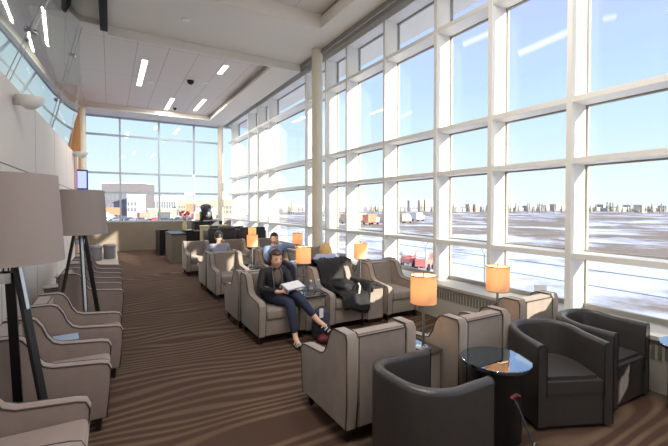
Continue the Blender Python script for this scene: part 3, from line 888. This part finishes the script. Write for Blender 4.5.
ed = [('pel', 'wai'), ('wai', 'che'), ('che', 'nkb'), ('nkb', 'nk'), ('nk', 'hd'), ('che', 'ls'), ('ls', 'le'), ('le', 'lw'), ('che', 'rs'), ('rs', 're'), ('re', 'rw'),
      ('pel', 'lh'), ('lh', 'lk'), ('lk', 'la'), ('la', 'lt'), ('pel', 'rh'), ('rh', 'rk'), ('rk', 'ra'), ('ra', 'rt')]
body_n = dict(nd); body_e = list(ed)
hand_nodes(body_n, body_e, 'lw', 'lH', (-.6, -.6, .1), (0, 0, 1), (.3, -.3, 0), .9)
hand_nodes(body_n, body_e, 'rw', 'rH', (.6, -.5, .1), (0, 0, -1), (-.3, -.3, 0), .9)
skin_body('body', rel(body_n, O), body_e, M['skin'], P)
def grow(nd, keys, add): return {k: nd[k][:3]+tuple(v+add for v in nd[k][3:]) for k in keys}
ja = grow(nd, ['pel', 'wai', 'che', 'nkb', 'ls', 'le', 'rs', 're'], .016)
ja['lw2'] = (1.945, 4.44, .605, .036); ja['rw2'] = (1.765, 4.41, .605, .036); ja['pel'] = (1.82, 4.72, .53, .112, .092)
skin_body('jacket', rel(ja, O), [('pel', 'wai'), ('wai', 'che'), ('che', 'nkb'), ('che', 'ls'), ('ls', 'le'), ('le', 'lw2'), ('che', 'rs'), ('rs', 're'), ('re', 'rw2')], M['jacket'], P)
tr = grow(nd, ['pel', 'lh', 'lk', 'rh', 'rk'], .012)
tr['la2'] = (2.13, 4.13, .31, .046); tr['ra2'] = (1.875, 4.15, .13, .048)
skin_body('trousers', rel(tr, O), [('pel', 'lh'), ('lh', 'lk'), ('lk', 'la2'), ('pel', 'rh'), ('rh', 'rk'), ('rk', 'ra2')], M['jeans'], P)
# blouse front
bm = bmesh.new(); g = bmesh.ops.create_uvsphere(bm, u_segments=18, v_segments=12, radius=1)
for v in g['verts']: x, y, z = v.co; v.co = Vector((1.855+x*.055, 4.645+y*.035, .735+z*.105))-Vector(O)
obj('blouse', bm, M['blouse'], P, smooth=True)
bm = bmesh.new()
for pts in ([(1.80, 4.66, .855), (1.79, 4.632, .79), (1.795, 4.618, .70), (1.81, 4.625, .60)], [(1.895, 4.65, .855), (1.915, 4.625, .79), (1.91, 4.615, .70), (1.89, 4.62, .60)]):
    tube(bm, [Vector(p)-Vector(O) for p in pts], .006, 6)
obj('jacket_zip', bm, M['trim_grey'], P, smooth=True)
add_head(P, Vector((1.845, 4.665, .965))-Vector(O), (.04, -1, -.12), 1.08, M['hair_brown'], 'bob')
def shoe(parent, o, a, d, tilt, name='shoe'):
    bm = bmesh.new(); d = Vector(d).normalized(); u = Vector((0, 0, 1)); r = d.cross(u).normalized(); u = r.cross(d).normalized()
    R = Matrix((r, d, u)).transposed()
    g = bmesh.ops.create_uvsphere(bm, u_segments=18, v_segments=12, radius=1)
    for v in g['verts']:
        x, y, z = v.co; v.co = Vector(a)-Vector(o)+R @ Vector((x*.038*(1+.15*y), y*.115+.04, max(z, -.55)*.035*(1-.3*y)))
    s = obj(name, bm, M['shoe'], parent, smooth=True)
    bm = bmesh.new()
    for yy in (.02, .07, .11):
        tube(bm, [Vector(a)-Vector(o)+R @ Vector((.040*math.cos(k*PI/8), yy, .034*math.sin(k*PI/8)*(1-.2*yy/.1))) for k in range(9)], .007, 6)
    obj('strap', bm, M['shoe_white'], s, smooth=True)
shoe(P, O, (2.19, 4.07, .20), (.5, -.6, -.45), 0)
shoe(P, O, (1.875, 4.09, .035), (-.05, -1, -.02), 0)
t = thing('folder', 'white sheets on a pale blue folder lying on the woman\'s lap', 'papers', (1.95, 4.36, .66))
bm = bmesh.new(); bx(bm, -.13, .13, -.09, .09, 0, .010)
o = obj('cover', bm, M['tablet'], t); 
bm = bmesh.new(); bx(bm, -.12, .12, -.08, .08, .0105, .016); obj('sheet', bm, M['paper'], t)
t.rotation_euler = (.30, -.08, .15)

def seated(label, O, yaw, shirt, hair, style, head_face, arms, name='person', s=1.0, dz=0, trousers=None, shift=(0, 0), drop=0):
    """a seated adult facing local -y at O (pelvis x,y), turned by yaw"""
    P = thing(name, label, 'person', (O[0], O[1], dz), yaw)
    nd = {'pel': (0, 0, .50, .115, .095), 'wai': (0, .01, .61, .10, .08), 'che': (shift[0]*.7, 0, .75, .115, .09), 'nkb': (shift[0], -.01, .87, .055), 'nk': (shift[0], -.02-drop*.2, .925-drop*.35, .042), 'hd': (shift[0], -.03-drop*.4, .98-drop*.7, .05)}
    nd.update({'ls': (.165+shift[0], 0, .82, .055), 'le': arms[0]+(.04,), 'lw': arms[1]+(.027,), 'rs': (-.165+shift[0], 0, .82, .055), 're': arms[2]+(.04,), 'rw': arms[3]+(.027,)})
    nd.update({'lh': (.08, -.05, .49, .08), 'lk': (.11, -.46, .50, .058), 'la': (.11, -.50, .09, .036), 'lt': (.11, -.64, .035, .028),
               'rh': (-.08, -.05, .49, .08), 'rk': (-.11, -.46, .50, .058), 'ra': (-.11, -.50, .09, .036), 'rt': (-.11, -.64, .035, .028)})
    bn = dict(nd); be = list(ed)
    for w, e, sg in (('lw', 'le', 1), ('rw', 're', -1)):
        d = Vector(nd[w][:3])-Vector(nd[e][:3])
        hand_nodes(bn, be, w, w+'H', d, (sg*-1, 0, 0) if abs(d.x) < abs(d.y) else (0, 1, 0), (0, 0, 1), 1.0)
    skin_body('body', bn, be, M['skin'], P)
    sh = {k: nd[k][:3]+tuple(v+.016 for v in nd[k][3:]) for k in ('pel', 'wai', 'che', 'nkb', 'ls', 'le', 'rs', 're')}
    for w, e in (('lw', 'le'), ('rw', 're')):
        p = Vector(nd[e][:3]).lerp(Vector(nd[w][:3]), .82); sh[w] = tuple(p)+(.036,)
    skin_body('shirt', sh, [('pel', 'wai'), ('wai', 'che'), ('che', 'nkb'), ('che', 'ls'), ('ls', 'le'), ('le', 'lw'), ('che', 'rs'), ('rs', 're'), ('re', 'rw')], shirt, P)
    trn = {k: nd[k][:3]+tuple(v+.012 for v in nd[k][3:]) for k in ('pel', 'lh', 'lk', 'rh', 'rk')}
    trn['la'] = (.11, -.495, .12, .05); trn['ra'] = (-.11, -.495, .12, .05)
    skin_body('trousers', trn, [('pel', 'lh'), ('lh', 'lk'), ('lk', 'la'), ('pel', 'rh'), ('rh', 'rk'), ('rk', 'ra')], trousers or M['trousers'], P)
    add_head(P, (shift[0], -.035-drop*.5, 1.015-drop), head_face, 1.0, hair, style)
    for sx in (-1, 1): shoe(P, (0, 0, 0), (sx*.11, -.55, .03), (0, -1, 0), 0)
    return P
seated('man in a blue shirt lounging with his arm stretched along the chair to the lamp', (2.76, 7.12), .25, M['shirt_blue'], M['hair_dark'], 'short', (-.55, -1, -.15),
       ((.33, -.03, .86), (.50, -.14, .80), (-.25, -.12, .62), (-.06, -.34, .64)), trousers=M['jeans'])
seated('dark-haired man in a grey-blue shirt seen from behind', (1.93, 8.02), PI, M['shirt_grey'], M['hair_dark'], 'short', (.1, -1, -.1),
       ((.24, -.1, .62), (.14, -.34, .60), (-.24, -.1, .62), (-.14, -.34, .60)))
seated('blond person in a pale blue shirt slumped in a chair facing away', (3.04, 5.44), PI-.1, M['shirt_pale'], M['hair_blond'], 'long', (-.25, -1, -.6),
       ((.26, .0, .66), (.2, -.26, .60), (-.26, .0, .66), (-.2, -.26, .60)), dz=0, drop=.085)

# --- black coat thrown over the second chair
bm = bmesh.new()
cx, cyb = 2.80, 5.03
path = [(cyb+.02, .70), (cyb+.03, .80), (cyb-.03, .835), (cyb-.14, .80), (cyb-.20, .66), (cyb-.24, .52), (cyb-.36, .48), (cyb-.50, .47), (cyb-.64, .46), (cyb-.755, .43), (cyb-.78, .33), (cyb-.785, .24)]
rows = []
import mathutils
for i, (y, z) in enumerate(path):
    row = []
    tt_ = i/(len(path)-1)
    for j in range(25):
        s = j/24
        x = cx-.27+.10*tt_+s*(.66-.10*abs(tt_-.4))
        zz = z
        ax = x-cx
        if ax > .20:      # climbs over the arm and hangs on its outer side
            armz = (.82 if y > cyb-.2 else .575)
            k = min(1, (ax-.20)/.05); zz = z+(max(armz, z)-z)*k
            if ax > .325: zz -= (ax-.325)*1.2; x = min(x, 3.068)
        nz = mathutils.noise.noise(Vector((x*9, y*9, i*.6)))*.035+abs(mathutils.noise.noise(Vector((x*17, y*14, 3))))*.035
        hang = .06*math.sin(s*7+1) if i >= len(path)-2 else 0
        row.append((x, y-(.02*math.sin(s*13) if i > 8 else 0)-abs(nz)*.4*(i > 8), zz+.012+abs(nz)+hang*.6))
    rows.append(row)
grid_surf(bm, rows)
bmesh.ops.subdivide_edges(bm, edges=list(bm.edges), cuts=1, use_grid_fill=True)
for v in bm.verts:
    v.co += Vector((0, 0, 1))*mathutils.noise.noise(v.co*24)*.014
t = thing('coat', 'black winter coat heaped over a lounge chair between the bottles and the window', 'coat', (0, 0, 0))
o = obj('cloth', bm, M['coat'], t, smooth=True, angle=80); md = o.modifiers.new('s', 'SOLIDIFY'); md.thickness = .02; md.offset = 1
bm = bmesh.new(); g = bmesh.ops.create_icosphere(bm, subdivisions=4, radius=1)
for v in bm.verts:
    n = v.co.copy(); k = 1+.22*mathutils.noise.noise(n*2.2)+.12*mathutils.noise.noise(n*6)
    v.co = Vector((2.80+n.x*.20*k, 4.62+n.y*.20*k, .525+n.z*.10*k))
obj('bundle', bm, M['coat'], t, smooth=True, angle=80)
bm = bmesh.new(); tube(bm, [(2.92, 4.36, .60), (2.93, 4.33, .56), (2.90, 4.30, .52), (2.88, 4.28, .47)], .012, 6); tag(obj('lining', bm, M['shoe_white'], t, smooth=True), 'pale lining patch')

# ------------------------------------------------------------------ far counter area
def cabinet(x0, x1, y0, y1, h, label, body, top, name='cabinet', cat='cabinet'):
    t = thing(name, label, cat, ((x0+x1)/2, (y0+y1)/2, 0)); w, d = (x1-x0)/2, (y1-y0)/2
    obj('body', box(-w+.01, w-.01, -d+.01, d-.01, .0, h-.04), body, t)
    obj('counter_top', box(-w, w, -d, d, h-.04, h, bev=.005), top, t)
    return t
cabinet(1.52, 1.95, 12.0, 13.4, .84, 'beige cabinet end with a black top beyond the empty lounge chair', M['lowwall'], M['black'])
cabinet(1.40, 1.68, 13.9, 14.5, .86, 'black box cabinet standing free at the left of the counters', M['black'], M['black'])
cabinet(1.42, 1.62, 14.7, 15.4, .78, 'black box cabinet close to the end wall', M['black'], M['black'])
cabinet(2.0, 2.9, 12.6, 13.2, .90, 'long black counter behind the lounge chairs', M['black'], M['blackglass'], 'counter', 'counter')
cabinet(2.35, 2.60, 11.9, 12.2, 1.06, 'cream pedestal block in front of the dark counter', M['cream'], M['cream'], 'pedestal', 'pedestal')
cabinet(2.62, 2.86, 11.9, 12.2, 1.04, 'dark grey pedestal block right of the cream one', M['pack'], M['black'], 'pedestal', 'pedestal')
cabinet(3.0, 3.22, 12.1, 12.4, 1.06, 'cream pedestal block behind the dark-haired man', M['cream'], M['cream'], 'pedestal', 'pedestal')
cabinet(2.6, 3.6, 14.4, 15.0, 1.1, 'high dark counter in front of the end window', M['leg'], M['black'], 'counter', 'counter')
# tall black chairs / booths near the window far side
def booth(x, y, label):
    t = thing('booth_seat', label, 'booth seat', (x, y, 0), 0, 'black high-backed seats near the window')
    w = .36
    obj('backrest', box(-w, w, 0, .09, .15, 1.06, bev=.02), M['black'], t, smooth=True)
    for s in (-1, 1): obj('side_panel', box(s*w-.03, s*w+.03, .02, .55, .15, 1.0 if s < 0 else .96, bev=.015), M['leather'], t, smooth=True)
    obj('seat_cushion', box(-w+.04, w-.04, .08, .55, .2, .45, bev=.03), M['leather'], t, smooth=True)
    obj('plinth', box(-w+.05, w-.05, .05, .5, 0, .2), M['black'], t)
booth(2.62, 10.5, 'black high-backed seat directly behind the sunlit chair')
booth(3.48, 10.5, 'black high-backed seat closest to the window')
booth(3.05, 11.2, 'black high-backed seat farthest back near the window')
# flowers
t = thing('flower_vase', 'cream vase with red flowers on the far counter', 'vase', (2.02, 12.8, .90))
bm = bmesh.new(); lathe(bm, [(0, 0), (.05, 0), (.075, .12), (.05, .24), (.055, .28), (.045, .28), (.04, .24), (.0, .02)], 20); obj('vase', bm, M['cream'], t, smooth=True)
bm = bmesh.new()
for k in range(9):
    a = k*.7; tube(bm, [(0, 0, .2), (.05*math.cos(a), .05*math.sin(a), .38), (.13*math.cos(a), .13*math.sin(a), .50+.05*math.sin(k*2.3))], .006, 5)
obj('stem', bm, M['tree'], t)
bm = bmesh.new()
for k in range(9):
    a = k*.7; g = bmesh.ops.create_icosphere(bm, subdivisions=1, radius=.045, matrix=Matrix.Translation((.13*math.cos(a), .13*math.sin(a), .52+.05*math.sin(k*2.3))))
obj('bloom', bm, M['flower'], t)
# machine
t = thing('coffee_machine', 'black and grey coffee machine on the high counter in front of the end window', 'coffee machine', (3.05, 14.6, 1.1))
obj('body', box(-.20, .20, -.15, .2, 0, .36, bev=.03), M['black'], t, smooth=True)
bm = bmesh.new(); lathe(bm, [(.11, .33), (.17, .38), (.20, .48), (.17, .58), (.08, .62), (0, .63)], 20); obj('hopper', bm, M['pack'], t, smooth=True)
obj('spout', box(-.05, .05, -.24, -.14, .16, .24, bev=.01), M['chrome'], t)
obj('drip_tray', box(-.15, .15, -.25, -.14, 0, .04), M['chrome'], t)
# grey stools by the end-left
for k, (x, y, lab) in enumerate(((-.38, 13.6, 'small grey drum stool behind the farther tripod lamp'), (-.02, 13.9, 'small grey drum stool at the end wall, right of its twin'))):
    t = thing('drum_stool', lab, 'stool', (x, y, 0), 0, 'grey drum stools')
    bm = bmesh.new(); lathe(bm, [(0, 0), (.15, 0), (.17, .05), (.17, .36), (0, .36)], 24); obj('base', bm, M['trim_grey'], t, smooth=True)
    bm = bmesh.new(); lathe(bm, [(0, .36), (.17, .36), (.185, .38), (.185, .43), (.16, .46), (0, .465)], 24); obj('seat', bm, M['trim_grey'], t, smooth=True)

# ------------------------------------------------------------------ outdoors
GZ = -3.5
bm = bmesh.new()
N = 60
def gx(i): return -500+1500*i/N
rows = []
for i in range(N+1):
    r = []
    for j in range(N+1):
        x, y = -420+1400*i/N, -300+1400*j/N
        d = math.hypot(x-4, y)
        z = GZ+(mathutils.noise.noise(Vector((x*.014, y*.014, 0)))*2.2)*min(1, max(0, (d-60)/120))*(1 if x > 40 else .2)
        r.append((x, y, z))
    rows.append(r)
grid_surf(bm, rows)
struct('ground', bm, M['snow'], smooth=True)
struct('apron', box(4.62, 10.5, YB, 40, GZ-.3, GZ+.02), mat('cleared apron', (206, 208, 214), .9, noise=.1, nscale=.4))
struct('wall_below', box(-1.8, 4.62, YB-.2, YE+.4, GZ-.3, -.2), M['building_tan'])

# direction helper: place by bearing (image column) and distance, on the ground
TH = math.atan(224/385.)
def bear(px, d):
    u = (px-334)/385.
    return (d*(math.sin(TH)+u*math.cos(TH)), d*(math.cos(TH)-u*math.sin(TH)))

# perimeter fence
t = thing('perimeter_fence', 'tall airport fence with barbed top arms standing in the snow', 'fence', (12, 8, GZ))
k = 0
for y in [-6+3.1*i for i in range(12)]:
    bm = bmesh.new(); yy = y-8
    tube(bm, [(0, yy, 0), (0, yy, 3.35)], .03, 6)
    tube(bm, [(0, yy, 3.35), (-.22, yy, 3.62)], .018, 5); tube(bm, [(0, yy, 3.35), (.22, yy, 3.62)], .018, 5)
    obj('post', bm, M['fence'], t)
bm = bmesh.new()
for z in (.1, .85, 1.6, 2.3, 2.85, 3.3):
    tube(bm, [(0, -14, z), (0, 20.3, z)], .014, 5)
for z, x in ((3.6, -.22), (3.6, .22)): tube(bm, [(x, -14, z), (x, 20.3, z)], .008, 4)
obj('rail', bm, M['fence'], t)

# red ground equipment
def cart(px, d, label, ln=2.0):
    x, y = bear(px, d); t = thing('ground_equipment', label, 'snow plough', (x, y, GZ), .5)
    obj('body', box(-ln/2, ln/2, -.5, .5, .35, .95, bev=.05), M['redx'], t)
    obj('cab', box(-ln/2+.1, -ln/2+.8, -.45, .45, .95, 1.5, bev=.05), M['car_white'], t)
    bm = bmesh.new(); 
    for q in range(4): tube(bm, [(-ln/2+.4+q*.35, -.52, .95), (-ln/2+.4+q*.35, -.52, 1.35)], .03, 5)
    tube(bm, [(-ln/2+.4, -.52, 1.35), (ln/2, -.52, 1.35)], .03, 5); obj('rail', bm, M['redx'], t)
    for sx in (-.65, .65):
        for sy in (-.5, .5):
            bm = bmesh.new(); tube(bm, [(sx*ln/2, sy-.08, .3), (sx*ln/2, sy+.08, .3)], .3, 14); obj('wheel', bm, M['tyre'], t)
cart(411, 33, 'faded red ground equipment in the snow beyond the fence, the left one')
cart(425, 31, 'faded red ground equipment in the snow beyond the fence, the right one')

def building(px0, px1, d, zt, m, label, name='building', depth=14, cols=6, rowsn=2, yaw=None, group=None):
    x0, y0 = bear(px0, d); x1, y1 = bear(px1, d)
    v = Vector((x1-x0, y1-y0)); w = v.length; a = math.atan2(v.y, v.x)
    t = thing(name, label, 'building', ((x0+x1)/2, (y0+y1)/2, GZ), a, group)
    h = zt-GZ
    obj('wall', box(-w/2, w/2, 0, depth, -1, h), m, t)
    obj('roof', box(-w/2-.3, w/2+.3, -.3, depth+.3, h, h+.5), M['building_white'], t)
    for r in range(rowsn):
        bm = bmesh.new()
        for c in range(cols):
            xc = -w/2+w*(c+.5)/cols; z0 = h*(.25+.5*r/max(1, rowsn))
            bx(bm, xc-w/cols*.32, xc+w/cols*.32, -.06, .02, z0, z0+h*.16)
        obj('window_row', bm, M['window_ext'], t)
    return t
building(102, 141, 185, 12.4, M['building_grey'], 'large grey building seen through the end window', cols=9)
building(127, 137, 172, 7.0, M['building_white'], 'narrow white building in front of the large grey one', cols=3, depth=8)
building(141, 176, 232, 7.0, M['building_white'], 'long low white terminal building, left stretch', cols=14, rowsn=3)
building(178, 214, 205, 4.4, M['building_tan'], 'long low tan terminal building, right stretch', cols=14, rowsn=2)
building(84, 100, 200, 4.2, M['building_white'], 'low white shed left of the large grey building', cols=3)
building(222, 236, 165, 4.4, M['building_tan'], 'tan block seen through the far bays of the window wall', cols=4)
building(238, 268, 230, 4.2, M['building_white'], 'pale block in the distance through the far window bays', cols=6)
building(148, 172, 160, .2, M['building_tan'], 'flat tan shed in front of the white terminal building', cols=8, rowsn=1, depth=5)
building(196, 212, 150, .4, M['building_white'], 'flat white shed in front of the tan terminal building', cols=6, rowsn=1, depth=5)
for px, d, w, lab in ((113, 152, 5.5, 'orange red billboard low beside the narrow white building'), (191, 162, 4.0, 'orange red panel on the long tan terminal')):
    x, y = bear(px, d)
    t = thing('billboard', lab, 'sign', (x, y, GZ), -.3)
    z0 = 1.6 if px < 120 else 3.2
    obj('panel', box(-w/2, w/2, -.1, .1, z0, z0+2.9), M['orange'], t)
    for sx in (-1, 1):
        bm = bmesh.new(); tube(bm, [(sx*w/3, 0, 0), (sx*w/3, 0, z0+.2)], .12, 6); obj('post', bm, M['fence'], t)
# box trucks in the lot
def truck(px, d, m, lab, grp=None):
    x, y = bear(px, d); t = thing('box_truck', lab, 'truck', (x, y, GZ), .3, grp)
    obj('cargo_box', box(-2.6, 1.2, -1.1, 1.1, .7, 2.9, bev=.04), m, t)
    obj('cab', box(1.25, 2.6, -1.0, 1.0, .5, 2.1, bev=.2), M['car_white'], t)
    for sx in (-1.8, 1.8):
        for sy in (-.95, .95):
            bm = bmesh.new(); tube(bm, [(sx, sy-.12, .42), (sx, sy+.12, .42)], .42, 14); obj('wheel', bm, M['tyre'], t)
truck(104, 133, M['car_white'], 'white box truck outside the end window, the leftmost truck')
truck(146, 136, M['redx'], 'red box truck outside the end window')
truck(166, 141, M['car_dark'], 'dark box truck outside the end window')
truck(201, 119, M['orange'], 'orange box truck near the right end of the end window')
rng0 = random.Random(11)
for k, px in enumerate((338, 349, 361, 371, 392, 404, 418)):
    d = (128, 112, 122, 106, 126, 114, 130)[k]
    truck(px, d, (M['redx'], M['building_tan'], M['car_white'], M['orange'])[k % 4], 'small %s service truck on the brown field beyond the fence' % ('red', 'tan', 'white', 'orange')[k % 4], '%s service trucks on the field' % ('red', 'tan', 'white', 'orange')[k % 4])
# city on the horizon
rng = random.Random(3)
cols_ = [mat('pale city block', (222, 214, 202), .9), mat('sand city block', (200, 184, 166), .9), mat('grey city block', (172, 168, 170), .9)]  # paled to carry the haze of distance in their colour
px = 283
while px < 680:
    w = rng.uniform(3, 10); d = rng.choice((335, 375))
    hi = 3.5 if not (394 < px < 436) else rng.uniform(4.5, 8)
    building(px, px+w, d, (hi if hi > 4 else rng.uniform(-.3, 3.4))-.5, rng.choice(cols_), 'small distant pale building on the horizon across the airfield' if hi < 4 else 'taller distant building on the horizon left of the middle bays', depth=10, cols=4, rowsn=1, name='distant_building', group='distant buildings on the horizon' if hi < 4 else 'taller distant buildings')
    px += w+rng.uniform(1.5, 4)
# trees
def make_tree(label):
    t = thing('distant_tree', label, 'tree')
    bm = bmesh.new()
    for k in range(5):
        z = .9+k*1.0; r = 1.5*(1-k/5.5); lathe(bm, [(0, z+1.6), (r*.5, z+.7), (r, z), (0, z+.15)], 9)
    for v in bm.verts: v.co.x += mathutils.noise.noise(v.co*2)*.25; v.co.y += mathutils.noise.noise(v.co*3)*.25
    obj('crown', bm, M['tree'], t)
    bm = bmesh.new(); tube(bm, [(0, 0, -.8), (0, 0, 1.3)], .16, 6); obj('trunk', bm, M['trunk'], t)
    return t
tr0 = make_tree('dark conifer on the distant horizon'); first = True
tp = []
for k in range(110):
    for q in range(50):
        px = rng.uniform(480, 675) if k < 70 else rng.uniform(285, 480)
        d = rng.uniform(270, 325); x, y = bear(px, d)
        if all(math.hypot(x-a, y-b) > 4.2 for a, b in tp): break
    tp.append((x, y))
    sc = rng.uniform(.6, 1.25)
    o = tr0 if first else copy_tree(tr0, None, (x, y, GZ), rng.uniform(0, 6))
    o.location = (x, y, GZ+.2); o.scale = (sc, sc, sc); o['group'] = 'conifers on the horizon'; first = False
# cars
def make_car(m, label):
    t = thing('parked_car', label, 'car')
    bm = bmesh.new(); prism = [(-2.2, .35), (-2.2, .8), (-1.9, .9), (-1.2, .98), (-.6, 1.42), (.8, 1.42), (1.4, .98), (2.1, .88), (2.2, .6), (2.2, .35)]
    a = [bm.verts.new((x, -.85, z)) for x, z in prism]; b = [bm.verts.new((x, .85, z)) for x, z in prism]
    bm.faces.new(a); bm.faces.new(b[::-1])
    for i in range(len(prism)): bm.faces.new((a[i], b[i], b[(i+1) % len(prism)], a[(i+1) % len(prism)]))
    obj('car_body', bm, m, t)
    bm = bmesh.new(); bx(bm, -.9, 1.1, -.87, .87, 1.0, 1.33); obj('window_glass', bm, M['window_ext'], t)
    for sx in (-1.35, 1.35):
        for sy in (-.8, .8):
            bm = bmesh.new(); tube(bm, [(sx, sy-.1, .33), (sx, sy+.1, .33)], .33, 14); obj('wheel', bm, M['tyre'], t)
    return t
cars = [make_car(M['car_dark'], ''), make_car(M['car_white'], ''), make_car(M['car_red'], '')]
cl = [('dark car parked outside the end window, the left of the front pair', 114, 112, 0), ('dark car parked outside the end window, the right of the front pair', 131, 112, 0)]
names = ['dark parked car in the far lot outside the end window', 'white parked car in the far lot outside the end window', 'red parked car in the far lot outside the end window']
for k in range(20):
    cl.append((None, 92+k*6.2, (128, 146)[k % 2], rng.randrange(3)))
seen = set()
for lab, px, d, ci in cl:
    x, y = bear(px, d)
    o = cars[ci] if ci not in seen else copy_tree(cars[ci])
    if 'label' in o and False: pass
    seen.add(ci)
    o.location = (x, y, GZ+.02); o.rotation_euler = (0, 0, rng.uniform(-.4, .4)+(0 if lab else 1.2))
    o['label'] = lab or names[ci]
    if lab is None: o['group'] = ['dark cars in the lot', 'white cars in the lot', 'red cars in the lot'][ci]
    elif 'group' in o: del o['group']

# ------------------------------------------------------------------ sky, sun and lamps
W = bpy.data.worlds.new('sky'); bpy.context.scene.world = W; W.use_nodes = True
nt = W.node_tree; bg = nt.nodes['Background']
tc = nt.nodes.new('ShaderNodeTexCoord'); sp = nt.nodes.new('ShaderNodeSeparateXYZ'); nt.links.new(tc.outputs['Generated'], sp.inputs[0])
cr = nt.nodes.new('ShaderNodeValToRGB')
el = cr.color_ramp.elements
el[0].position = 0.0; el[0].color = lin((226, 234, 238))
el[1].position = 1.0; el[1].color = lin((120, 160, 232))
for p, c in ((.06, (218, 232, 240)), (.16, (200, 224, 240)), (.28, (184, 210, 240)), (.45, (178, 192, 242))):
    e = el.new(p); e.color = lin(c)
nt.links.new(sp.outputs['Z'], cr.inputs[0])
# two thin contrails, fixed directions in the sky
mx = nt.nodes.new('ShaderNodeMix'); mx.data_type = 'RGBA'; mx.inputs[7].default_value = (1, 1, 1, 1)
def vdir(px, py):
    u = (px-334)/385.; v = (206-py)/385.
    return Vector((math.sin(TH)+u*math.cos(TH), math.cos(TH)-u*math.sin(TH), v)).normalized()
def streak(a, b, w, strength):
    A, B = vdir(*a), vdir(*b); n = A.cross(B).normalized(); m = (A+B).normalized(); half = math.cos(A.angle(B)/2)
    d1 = nt.nodes.new('ShaderNodeVectorMath'); d1.operation = 'DOT_PRODUCT'; d1.inputs[1].default_value = n; nt.links.new(tc.outputs['Generated'], d1.inputs[0])
    ab = nt.nodes.new('ShaderNodeMath'); ab.operation = 'ABSOLUTE'; nt.links.new(d1.outputs['Value'], ab.inputs[0])
    r = nt.nodes.new('ShaderNodeMapRange'); r.inputs['From Min'].default_value = 0; r.inputs['From Max'].default_value = w; r.inputs['To Min'].default_value = strength; r.inputs['To Max'].default_value = 0
    nt.links.new(ab.outputs[0], r.inputs[0])
    d2 = nt.nodes.new('ShaderNodeVectorMath'); d2.operation = 'DOT_PRODUCT'; d2.inputs[1].default_value = m; nt.links.new(tc.outputs['Generated'], d2.inputs[0])
    g = nt.nodes.new('ShaderNodeMath'); g.operation = 'GREATER_THAN'; g.inputs[1].default_value = half; nt.links.new(d2.outputs['Value'], g.inputs[0])
    k = nt.nodes.new('ShaderNodeMath'); k.operation = 'MULTIPLY'; nt.links.new(r.outputs[0], k.inputs[0]); nt.links.new(g.outputs[0], k.inputs[1])
    return k.outputs[0]
s = [streak((517, 55), (572, 31), .010, .8), streak((462, 46), (494, 32), .009, .7), streak((600, 21), (614, 18), .009, .5), streak((400, 118), (412, 112), .006, .5)]
acc = s[0]
for q in s[1:]:
    ad = nt.nodes.new('ShaderNodeMath'); ad.operation = 'MAXIMUM'; nt.links.new(acc, ad.inputs[0]); nt.links.new(q, ad.inputs[1]); acc = ad.outputs[0]
nt.links.new(acc, mx.inputs[0]); nt.links.new(cr.outputs[0], mx.inputs[6]); nt.links.new(mx.outputs[2], bg.inputs[0])
bg.inputs[1].default_value = .92

S = bpy.data.lights.new('sun', 'SUN'); S.energy = 8.5; S.color = (1, .90, .74); S.angle = .009
so = bpy.data.objects.new('sun', S); C.objects.link(so)
so.rotation_euler = Vector((-.25, .90, -.20)).to_track_quat('-Z', 'Y').to_euler()
so.location = (10, -20, 10)

def portal(loc, rot, sx, sy):
    L = bpy.data.lights.new('portal', 'AREA'); L.shape = 'RECTANGLE'; L.size = sx; L.size_y = sy; L.cycles.is_portal = True
    o = bpy.data.objects.new('portal', L); C.objects.link(o); o.location = loc; o.rotation_euler = rot
portal((XG+.1, (YB+YE)/2, 2.8), (0, PI/2, 0), 4.6, YE-YB)
portal((1.65, YE+.2, 3.0), (-PI/2, 0, 0), 4.7, 4.0)

# seen ceiling strips give light; those over the near recess are unseen added fill
def area(x, y, z, sx, sy, e):
    L = bpy.data.lights.new('strip_light', 'AREA'); L.shape = 'RECTANGLE'; L.size = sx; L.size_y = sy; L.energy = e; L.color = (1, .93, .85)
    o = bpy.data.objects.new('strip_light', L); C.objects.link(o); o.location = (x, y, z-.012)
for x, y0, y1, z in ((.75, 10.15, 12.4, 5.1), (1.77, 13.3, 15.0, 5.1), (2.68, 12.9, 14.6, 5.1), (1.5, 1.0, 3.2, 5.38), (2.8, .2, 2.4, 5.38), (.9, -2, .2, 5.38)):
    area(x, (y0+y1)/2, z, .12, y1-y0, 55)

# ------------------------------------------------------------------ camera
cam = bpy.data.cameras.new('camera'); co = bpy.data.objects.new('camera', cam); C.objects.link(co)
cam.sensor_width = 36; cam.sensor_fit = 'HORIZONTAL'; cam.lens = 385*36/668
pt = math.radians(1.1)
co.location = (0, 0, H); co.rotation_euler = (PI/2-pt, 0, -TH)
cam.shift_y = -(223-213.39)/668
cam.clip_end = 3000; cam.clip_start = .05
sc = bpy.context.scene; sc.camera = co
sc.view_settings.view_transform = 'Standard'; sc.view_settings.look = 'None'; sc.view_settings.gamma = 1; sc.view_settings.use_curve_mapping = False
sc.view_settings.exposure = .5
sc.cycles.max_bounces = 10; sc.cycles.diffuse_bounces = 5; sc.cycles.transparent_max_bounces = 16
sc.cycles.use_denoising = True
sc.cycles.sample_clamp_indirect = 6
